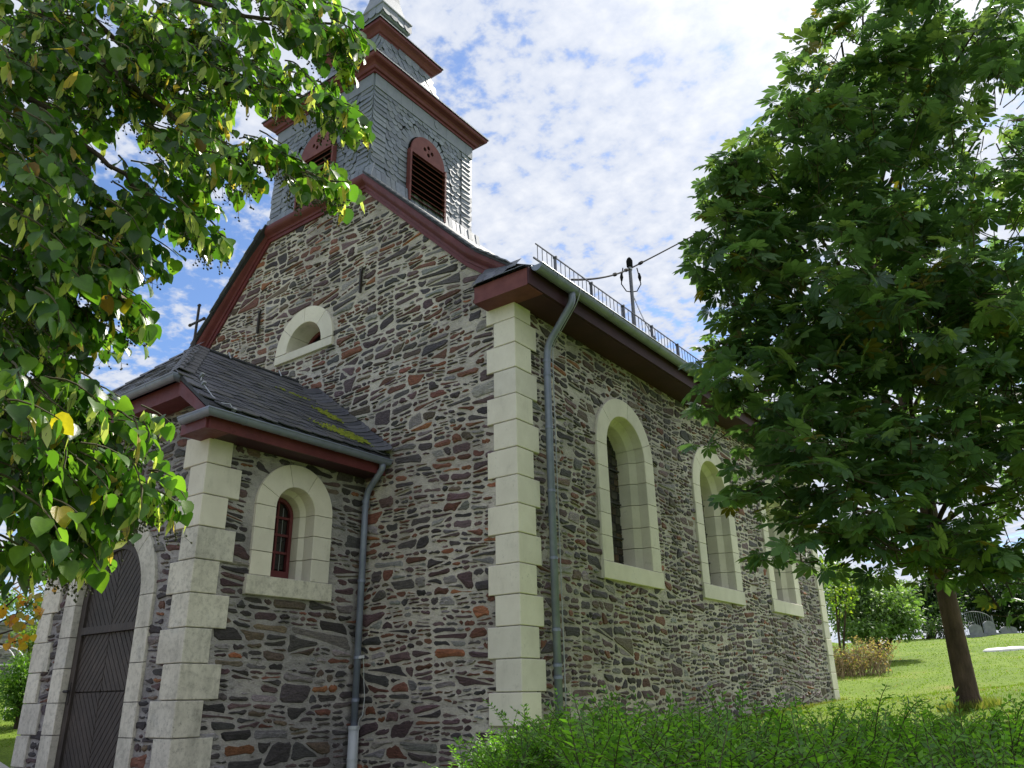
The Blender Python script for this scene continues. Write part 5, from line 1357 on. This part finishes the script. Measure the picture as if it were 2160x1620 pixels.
# ================================================================== HEDGE (foreground)
rnd = random.Random(303); rr = np.random.RandomState(303)
HB = np.array((4.6, -3.2, gz(4.6, -3.2)))
hedge = thing('hedge', 'loose green hedge with arching small-leaved shoots in the right foreground', 'hedge', tuple(HB))
hf = Foliage(); stw = MB(); own_shoots = []
HG = [(0.13, 0.28, 0.036), (0.105, 0.23, 0.034), (0.17, 0.34, 0.045), (0.07, 0.16, 0.034)]
def shoot(p, d, L_, mb, fol, sz=0.050, bend=0.10):
    d = np.array(d, float); d /= np.linalg.norm(d); n = max(4, int(L_/0.055)); pts = [np.array(p)]
    for k in range(n):
        d = d+np.array((0, 0, -bend*k/n))+rr.normal(0, 0.03, 3); d /= np.linalg.norm(d); pts.append(pts[-1]+d*L_/n)
    mb.tube(pts, list(np.linspace(0.0035, 0.0015, len(pts))), 3, cap=False)
    for k in range(1, len(pts)):
        t = d if k == len(pts)-1 else pts[k]-pts[k-1]; t = t/np.linalg.norm(t); s = np.cross(t, Z3+rr.normal(0, 0.25, 3)); s /= np.linalg.norm(s)+1e-6
        for j in range(2):
            for sg in (-1, 1):
                q = pts[k-1]+(pts[k]-pts[k-1])*(0.5*j+0.25); dd = s*sg*0.9+t*0.75+rr.normal(0, 0.15, 3)
                c = HG[rnd.randrange(4)]; g = rnd.uniform(0.8, 1.25); fol.add(q, dd, np.cross(s*sg, t)*sg+rr.normal(0, 0.4, 3)+Z3*0.7, sz*rnd.uniform(0.7, 1.2)*(1-0.3*k/len(pts)), tuple(x*g for x in c))
def htop(px):     # height of the hedge body's top in the photo
    xs_ = [960, 1040, 1150, 1300, 1500, 1700, 1900, 2050, 2300]; ys_ = [1640, 1590, 1545, 1532, 1545, 1555, 1555, 1560, 1550]
    return float(np.interp(px, xs_, ys_))
for k in range(3600):
    px = rnd.uniform(985, 2300); dmin, dmax = (5.0, 6.6) if px < 1200 else (3.0, 6.2)
    d = rnd.uniform(dmin, dmax); t = rnd.random()**2.2
    top_z = at(px, htop(px)-16, 5.0 if px > 1200 else 5.8)[2]
    p = at(px, 1500, d); z = top_z-0.16-0.75*t
    p = np.array((p[0], p[1], max(z, gz(p[0], p[1])+0.05)))
    dr = np.array((rnd.uniform(-0.9, 0.9), rnd.uniform(-0.9, 0.9), rnd.uniform(0.2, 1.1)))-C_F*0.3
    shoot(p, dr, rnd.uniform(0.22, 0.42), stw, hf)
leaf_t = ([(0, 0, 0), (0.22, 0.45, 0.06), (0, 0.5, 0), (-0.22, 0.45, 0.06), (0, 1, -0.03)], [(0, 1, 2), (0, 2, 3), (1, 4, 2), (2, 4, 3)])
R_, P_, C_ = hf.arrays(); bulk('foliage', *leaf_t, R_, P_, C_, 'leaf3', hedge, 'stuff')
stw.build('twigs', 'twig', hedge, kind='stuff')
SH = [(1845, 1530, 1860, 1445), (1880, 1540, 1940, 1470), (1990, 1550, 1925, 1468), (1760, 1560, 1750, 1480), (1620, 1560, 1580, 1475), (1700, 1560, 1690, 1490), (2080, 1560, 2110, 1470), (2150, 1560, 2130, 1490), (1480, 1560, 1450, 1490), (1350, 1560, 1320, 1475), (1180, 1580, 1120, 1510), (1100, 1600, 1060, 1535), (1250, 1570, 1215, 1500), (1560, 1570, 1530, 1500), (2040, 1570, 2060, 1510), (1920, 1570, 1870, 1500), (1400, 1570, 1420, 1510), (1650, 1570, 1665, 1510), (1800, 1580, 1790, 1510), (1050, 1620, 1005, 1570)]
rs_ = random.Random(5)
for _ in range(55):
    x_ = rs_.uniform(1090, 2150); dx_ = rs_.uniform(-70, 40); SH.append((x_, 1575, x_+dx_, rs_.uniform(1470, 1525)-(15 if x_ > 1600 else 0)))
for i, (a, b_, c, e) in enumerate(SH):
    d = 3.6+(i % 5)*0.45 if a > 1250 else 5.4+(i % 3)*0.2; p0 = at(a, b_+30, d); p1 = at(c, e, d-0.1)
    f2 = Foliage(); m2 = MB(); shoot(p0, p1-p0+Z3*0.03, np.linalg.norm(p1-p0)*1.08, m2, f2, 0.048, 0.25)
    st_ = m2.build('shoot', 'twig', hedge); R_, P_, C_ = f2.arrays(); bulk('shoot_leaves', *leaf_t, R_, P_, C_, 'leaf3', st_, 'stuff')

# ================================================================== BACKGROUND, right
def crown(fol, c, r, n, leaf, cols, rr, clumps=40, spread=0.22, sparse=0.0):
    c = np.array(c); r = np.array(r, float); v = rr.normal(0, 1, (clumps, 3)); v /= np.linalg.norm(v, axis=1)[:, None]
    q = (0.35+0.65*rr.rand(clumps))**0.5; cc = c+v*q[:, None]*r*(1-spread)
    g = rr.uniform(0.7, 1.3, clumps)
    for i in range(n):
        k = rr.randint(clumps); p = cc[k]+rr.normal(0, 1, 3)*r*spread*0.55; o_ = p-cc[k]; o_ = o_/(np.linalg.norm(o_)+1e-6)
        col = np.array(cols[rr.randint(len(cols))])*g[k]*rr.uniform(0.8, 1.2)
        fol.add(p, o_+rr.normal(0, 0.5, 3)-Z3*0.3, rr.normal(0, 0.6, 3)+Z3, leaf*rr.uniform(0.6, 1.3), tuple(col))
leaf_s = ([(0, 0, 0), (0.28, 0.45, 0.05), (-0.28, 0.45, 0.05), (0, 1, -0.05)], [(0, 1, 2), (1, 3, 2)])
def tree(name, label, cat, px, py_base, d, crowns, n, leaf, cols, seed, trunk=0.12, m='leaf3', group=None, clumps=40, stems=1):
    rr2 = np.random.RandomState(seed); b0 = at(px, py_base, d); b0 = np.array((b0[0], b0[1], gz(b0[0], b0[1])))
    t = thing(name, label, cat, tuple(b0), group); f = Foliage(); tot = sum(c[3]*c[4] for c in crowns); top = None
    mbt = MB()
    for (cx_, cy_, cd, rh, rv) in crowns:
        c = at(cx_, cy_, cd); crown(f, c, (rh, rh, rv), int(n*rh*rv/tot), leaf, cols, rr2, clumps)
        mbt.tube([b0-Z3*0.1, b0*0.55+c*0.45+rr2.normal(0, 0.1, 3)*rh, c+Z3*rv*0.3], [trunk, trunk*0.7, trunk*0.2], 7)
    mbt.build('trunk', 'bark', t); R_, P_, C_ = f.arrays(); bulk('crown', *leaf_s, R_, P_, C_, m, t, 'stuff')
    return t
G1 = [(0.075, 0.14, 0.035), (0.10, 0.175, 0.05), (0.06, 0.115, 0.03), (0.13, 0.20, 0.07)]
G2 = [(0.02, 0.045, 0.016), (0.03, 0.06, 0.02), (0.04, 0.07, 0.025)]
G3 = [(0.09, 0.16, 0.03), (0.14, 0.22, 0.03), (0.20, 0.25, 0.03)]
tree('bushy_tree', 'spreading light green bush-like tree right behind the far corner of the church', 'tree', 1850, 1350, 30,
     [(1850, 1290, 30, 1.75, 1.15), (1790, 1275, 30.5, 1.3, 1.2), (1900, 1310, 29.5, 0.9, 0.7), (1820, 1330, 29, 1.2, 0.5), (1800, 1235, 31, 1.2, 0.8), (1890, 1268, 31, 1.0, 0.8)], 12000, 0.17, [(0.11, 0.19, 0.06), (0.14, 0.22, 0.08), (0.09, 0.16, 0.05), (0.18, 0.26, 0.11)], 1, 0.14, clumps=170)
tree('sapling', 'thin airy young tree with pale leaves poking up beside the far church corner', 'tree', 1770, 1370, 27,
     [(1760, 1210, 27, 0.45, 0.8), (1775, 1260, 27, 0.6, 0.6), (1790, 1230, 27, 0.4, 0.4)], 600, 0.14, G3, 2, 0.05)
tree('dark_tree', 'tall dark evergreen tree far behind the lawn, left of the chestnut trunk', 'tree', 1960, 1345, 46,
     [(1970, 1270, 46, 1.6, 1.7), (1990, 1230, 46.5, 1.2, 1.4)], 5200, 0.26, G2, 3, 0.2, clumps=110)
tree('dark_tree', 'tall dark evergreen tree far behind the iron gate', 'tree', 2100, 1335, 50,
     [(2090, 1250, 50, 2.6, 2.0), (2150, 1270, 50, 1.8, 1.8), (2050, 1265, 50.5, 1.4, 1.4), (2080, 1305, 51, 2.6, 0.9), (2160, 1310, 51, 2.0, 0.9)], 9000, 0.28, G2, 4, 0.25, clumps=180)
tree('clipped_hedge', 'low dark clipped hedge at the far edge of the lawn beside the bush-like tree', 'hedge', 1950, 1350, 42,
     [(1930, 1325, 42, 1.0, 0.75), (1975, 1322, 42, 1.0, 0.75), (2005, 1318, 42, 0.8, 0.8)], 2600, 0.13, G2, 5, 0.06, clumps=70)
tree('pale_hedge', 'sunlit yellow-green hedge rising behind the dark clipped hedge', 'hedge', 2000, 1345, 44,
     [(1985, 1285, 44.5, 0.9, 0.6), (2010, 1280, 44.5, 0.7, 0.6)], 900, 0.15, G1, 6, 0.06)
tree('far_tree', 'pale hazy tree on the skyline just right of the church wall', 'tree', 1800, 1330, 60,
     [(1790, 1240, 60, 2.2, 1.6), (1740, 1220, 60, 2.0, 2.0), (1870, 1255, 60, 2.6, 1.4)], 5000, 0.3, [(0.10, 0.15, 0.08), (0.13, 0.19, 0.10)], 7, 0.2, clumps=60)
# dried brown shrub
rr = np.random.RandomState(77); b0 = at(1830, 1412, 25); b0 = np.array((b0[0], b0[1], gz(b0[0], b0[1])))
dry = thing('withered_shrub', 'withered brown shrub with dry flower heads at the edge of the lawn', 'shrub', tuple(b0)); mb = MB(); tips = []
for k in range(170):
    px = 1762+105*rr.rand()**1.3; lo = at(px+rr.normal(0, 8), 1405, 25+rr.normal(0, 0.35)); lo[2] = gz(lo[0], lo[1])
    h = (1.0 if px > 1815 else 0.8)*rr.uniform(0.3, 1.0); tip = lo+np.array((rr.normal(0, 0.22), rr.normal(0, 0.22), h)); mid_ = (lo+tip)/2+rr.normal(0, 0.05, 3)
    mb.tube([lo, mid_, tip], [0.012, 0.009, 0.005], 3, cap=False); tips.append(tip)
    for j in range(5):
        q = mid_+(tip-mid_)*rr.rand(); e = q+np.array((rr.normal(0, 0.12), rr.normal(0, 0.12), rr.uniform(0.03, 0.16))); mb.tube([q, e], 0.004, 3, cap=False); tips.append(e)
mb.build('stems', 'dry', dry, kind='stuff')
tips = np.array(tips); f = Foliage()
for p in tips:
    for j in range(3): f.add(p+rr.normal(0, 0.04, 3), rr.normal(0, 1, 3), rr.normal(0, 1, 3), rr.uniform(0.05, 0.10), tuple(np.array([(0.30, 0.19, 0.13), (0.26, 0.18, 0.12), (0.36, 0.29, 0.20), (0.15, 0.18, 0.06)][rr.randint(4)])*rr.uniform(0.7, 1.2)))
R_, P_, C_ = f.arrays(); bulk('dry_leaves', *leaf_s, R_, P_, C_, 'leaf3', dry, 'stuff')
# iron gate with scrolled arch, gravestones, slab
gp = at(2062, 1336, 44); gp = np.array((gp[0], gp[1], gz(gp[0], gp[1]))); gx = np.array((C_R[0], C_R[1], 0)); gx /= np.linalg.norm(gx)
gate = thing('iron_gate', 'wrought iron churchyard gate with arched top beyond the lawn', 'gate', tuple(gp))
for s in (-1, 1):
    mb = MB(); mb.bar(gp+gx*s*1.0, gp+gx*s*1.0+Z3*1.35, 0.06); mb.build('gate_post', 'grave', gate)
mb = MB(); mb.tube([gp+gx*(1.0*math.cos(PI*k/14))+Z3*(0.95+0.55*math.sin(PI*k/14)) for k in range(15)], 0.022, 6); mb.build('arch_rail', 'grave', gate)
mb = MB(); mb.bar(gp-gx+Z3*0.2, gp+gx+Z3*0.2, 0.03); mb.build('bottom_rail', 'grave', gate)
for k in range(-7, 8):
    u = k*0.13; mb = MB(); mb.bar(gp+gx*u+Z3*0.15, gp+gx*u+Z3*(0.95+0.55*math.sqrt(max(0, 1-u*u))), 0.018); mb.build('gate_bar', 'grave', gate)
for k, (px, py, d, w, h, lab) in enumerate(((2058, 1330, 40, 0.62, 0.62, 'dark grey rounded gravestone left of the pair below the gate arch'), (2088, 1330, 40.5, 0.55, 0.72, 'lighter grey gravestone right of the pair below the gate arch'), (2128, 1332, 41, 0.8, 0.45, 'low wide brown-grey gravestone nearest the right edge'))):
    p = at(px, py, d); p = np.array((p[0], p[1], gz(p[0], p[1]))); fr_ = frame(p, gx, -np.cross(Z3, gx)*-1)
    pol = [(-w/2, 0), (w/2, 0), (w/2, h*0.7)]+[(w/2*math.cos(PI*j/8), h*0.7+h*0.3*math.sin(PI*j/8)) for j in range(1, 8)]+[(-w/2, h*0.7)]
    gs = thing('gravestone', lab, 'gravestone', tuple(p), 'gravestones beyond the lawn')
    mb = MB(); mb.prism(pol, fr_, -0.08, 0.08, inset=0.02); mb.build('headstone', 'grave', gs)
    mb = MB(); mb.prism([(-w/2-0.12, -0.1), (w/2+0.12, -0.1), (w/2+0.12, 0.12), (-w/2-0.12, 0.12)], fr_, -0.16, 0.16, inset=0.015); mb.build('plinth', 'grave', gs)
p = at(2128, 1396, 30); p = np.array((p[0], p[1], gz(p[0], p[1])))
mb = MB(); vs = []
for zz, s in ((-0.3, 1.0), (0.03, 1.0), (0.08, 0.85), (0.10, 0.3)):
    for k in range(16):
        a = 2*PI*k/16; q = p+gx*0.85*s*math.cos(a)+np.cross(Z3, gx)*0.5*s*math.sin(a)+Z3*zz*(1+0.15*math.sin(3*a)); q = q+Z3*0.10*(q[1]-p[1]); vs.append(q)
mb.add(vs, [(r*16+k, r*16+(k+1) % 16, (r+1)*16+(k+1) % 16, (r+1)*16+k) for r in range(3) for k in range(16)]+[tuple(48+k for k in range(16))])
tag(mb.build('stone_slab', 'slab', smooth=True), 'low white stone slab lying in the lawn by the right edge', 'stone')
# low wall at the lawn's far edge
mb = MB()
for k in range(14):
    a = at(1990+14*k, 1342, 43); a = np.array((a[0], a[1], gz(a[0], a[1]))); c = at(1990+14*k+13.5, 1342, 43); c = np.array((c[0], c[1], gz(c[0], c[1])))
    if k == 0: lw = thing('low_wall', 'low pale kerb wall along the far edge of the lawn below the gate', 'wall', tuple(a))
    mb = MB(); mb.bar(a+Z3*0.06, c+Z3*0.06, 0.25, 0.2); mb.build('coping_stone', 'kerb', lw)

# ================================================================== BACKGROUND, left
WA = at(-420, 1400, 24); WB = at(140, 1400, 27)
WA = np.array((WA[0], WA[1], 1.4)); WB = np.array((WB[0], WB[1], 1.4)); wx = WB-WA; WL = np.linalg.norm(wx); wx /= WL; wn = np.array((wx[1], -wx[0], 0))
if wn@(CPOS-WA) < 0: wn = -wn
gw = thing('garden_wall', 'grey stone garden wall behind the white rose arch at the left edge', 'wall', tuple(WA)); GWF = frame((WA[0], WA[1], 0), wx, wn)
mb = MB(); mb.prism([(0, 0.8), (WL, 0.8), (WL, 4.22), (0, 4.02)], GWF, -0.5, 0.0); gwb = mb.build('wall_core', 'mortar_grey', gw)
mb = MB(); mb.prism([(-0.05, 4.025), (WL+0.05, 4.225), (WL+0.05, 4.32), (-0.05, 4.12)], GWF, -0.6, 0.1); mb.build('coping', 'fieldstone', gw)
gst = rubble(GWF, (0.1, WL-0.05, 1.5, 4.1), lambda u, v: True, lambda u, v: 0 < u < WL and v < 4.15, 15, [((0.20, 0.20, 0.215), 5), ((0.28, 0.28, 0.29), 4), ((0.14, 0.14, 0.15), 3)], amax=0.12, amin=0.015)
gst = sorted(gst, key=lambda s: -px_area(s))
for st in gst[:90]:
    if px_area(st) > 0: mb = MB(); stone_geo(mb, st); mb.build('stone', 'stone', gwb, tint=True)
mb = MB(); [stone_geo(mb, st) for st in gst[90:]]; mb.build('rubble_stones', 'stone', gw, tint=True, kind='stuff')
# white garden arch
ap = at(16, 1485, 16); ap = np.array((ap[0], ap[1], gz(ap[0], ap[1]))); ga = thing('rose_arch', 'white metal rose arch at the far left edge', 'arch', tuple(ap))
rd = np.cross(Z3, gx)
for off in (0.0, 0.35):
    o2 = ap+rd*off; R0 = 0.42; ce = o2-gx*0.45
    mb = MB(); mb.tube([ce-gx*R0-Z3*0.05, ce-gx*R0+Z3*1.05]+[ce-gx*R0*math.cos(PI*k/14)+Z3*(1.05+R0*0.85*math.sin(PI*k/14)) for k in range(1, 14)]+[ce+gx*R0+Z3*1.05, ce+gx*R0-Z3*0.05], 0.011, 6); mb.build('hoop', 'white_metal', ga)
    mb = MB(); mb.tube([ce-gx*R0+Z3*1.05, ce+gx*(R0+0.04)+Z3*1.05], 0.010, 6); mb.build('cross_bar', 'white_metal', ga)
for sx in (-1, 1):
    for k in range(4):
        q = ap-gx*0.45+gx*sx*0.42+Z3*(0.2+0.25*k); mb = MB(); mb.tube([q, q+rd*0.35], 0.007, 5); mb.build('rung', 'white_metal', ga)
tree('round_shrub', 'rounded mid-green clipped shrub at the left edge beside the porch', 'shrub', 44, 1480, 15.5, [(40, 1430, 15.5, 0.40, 0.50), (46, 1455, 15.5, 0.42, 0.35), (44, 1490, 15.5, 0.40, 0.32)], 4200, 0.07, [(0.10, 0.20, 0.03), (0.14, 0.25, 0.035), (0.07, 0.15, 0.03)], 21, 0.04, clumps=90)
tree('golden_shrub', 'yellow-green shrub just above the rounded shrub at the left edge', 'shrub', 70, 1460, 18.5, [(58, 1350, 18.5, 0.42, 0.36), (85, 1345, 18.5, 0.4, 0.4), (70, 1390, 18.5, 0.45, 0.3)], 1300, 0.085, G3, 22, 0.04, clumps=50)
tree('far_tree', 'broad green tree behind the garden wall at the left edge', 'tree', 40, 1400, 36, [(40, 1282, 36, 2.2, 0.8), (-60, 1270, 36, 2.2, 1.2), (95, 1270, 36, 1.0, 0.7)], 2600, 0.2, G1, 23, 0.15, clumps=70)
# autumn maple branch
rr = np.random.RandomState(88); mp0 = at(-260, 1500, 9); mp0 = np.array((mp0[0], mp0[1], gz(mp0[0], mp0[1])))
mpl = thing('maple_tree', 'bare-branched small tree with orange autumn leaves at the left edge', 'tree', tuple(mp0)); f = Foliage()
mb = MB(); mb.tube([mp0-Z3*0.1, mp0+Z3*1.2, mp0+Z3*2.6], [0.07, 0.055, 0.03], 8); mb.build('trunk', 'bark', mpl)
for (pts, nl) in (([(-240, 1380, 9), (-60, 1350, 9), (0, 1312, 9), (45, 1290, 9), (95, 1245, 9)], 26), ([(-220, 1400, 9), (-40, 1350, 9.1), (40, 1325, 9.1), (80, 1300, 9.1)], 16), ([(-60, 1350, 9), (0, 1290, 8.9), (40, 1255, 8.9), (105, 1228, 8.9)], 18), ([(-60, 1350, 9), (10, 1360, 9), (60, 1345, 9)], 14), ([(-80, 1300, 9), (0, 1250, 9.2), (60, 1215, 9.2)], 14)):
    P3 = [at(*q) for q in pts]; mb = MB(); mb.tube(P3, list(np.linspace(0.016, 0.004, len(P3))), 5); mb.build('branch', 'bark', mpl)
    for k in range(nl):
        t = rr.uniform(1.0, len(P3)-1.001); i = int(t); q = P3[i]+(P3[i+1]-P3[i])*(t-i); e = q+rr.normal(0, 0.07, 3); m2 = None
        f.add(e, rr.normal(0, 0.7, 3)-Z3, rr.normal(0, 0.7, 3)+Z3, rr.uniform(0.06, 0.11), [(0.55, 0.28, 0.03), (0.50, 0.36, 0.04), (0.45, 0.18, 0.04), (0.30, 0.26, 0.05)][rr.randint(4)])
own_and_rest(f, heart(), 'leaf', 'foliage', 'leaf', mpl, 60)
for o in bpy.data.objects:
    if 'thing' in o: del o['thing']
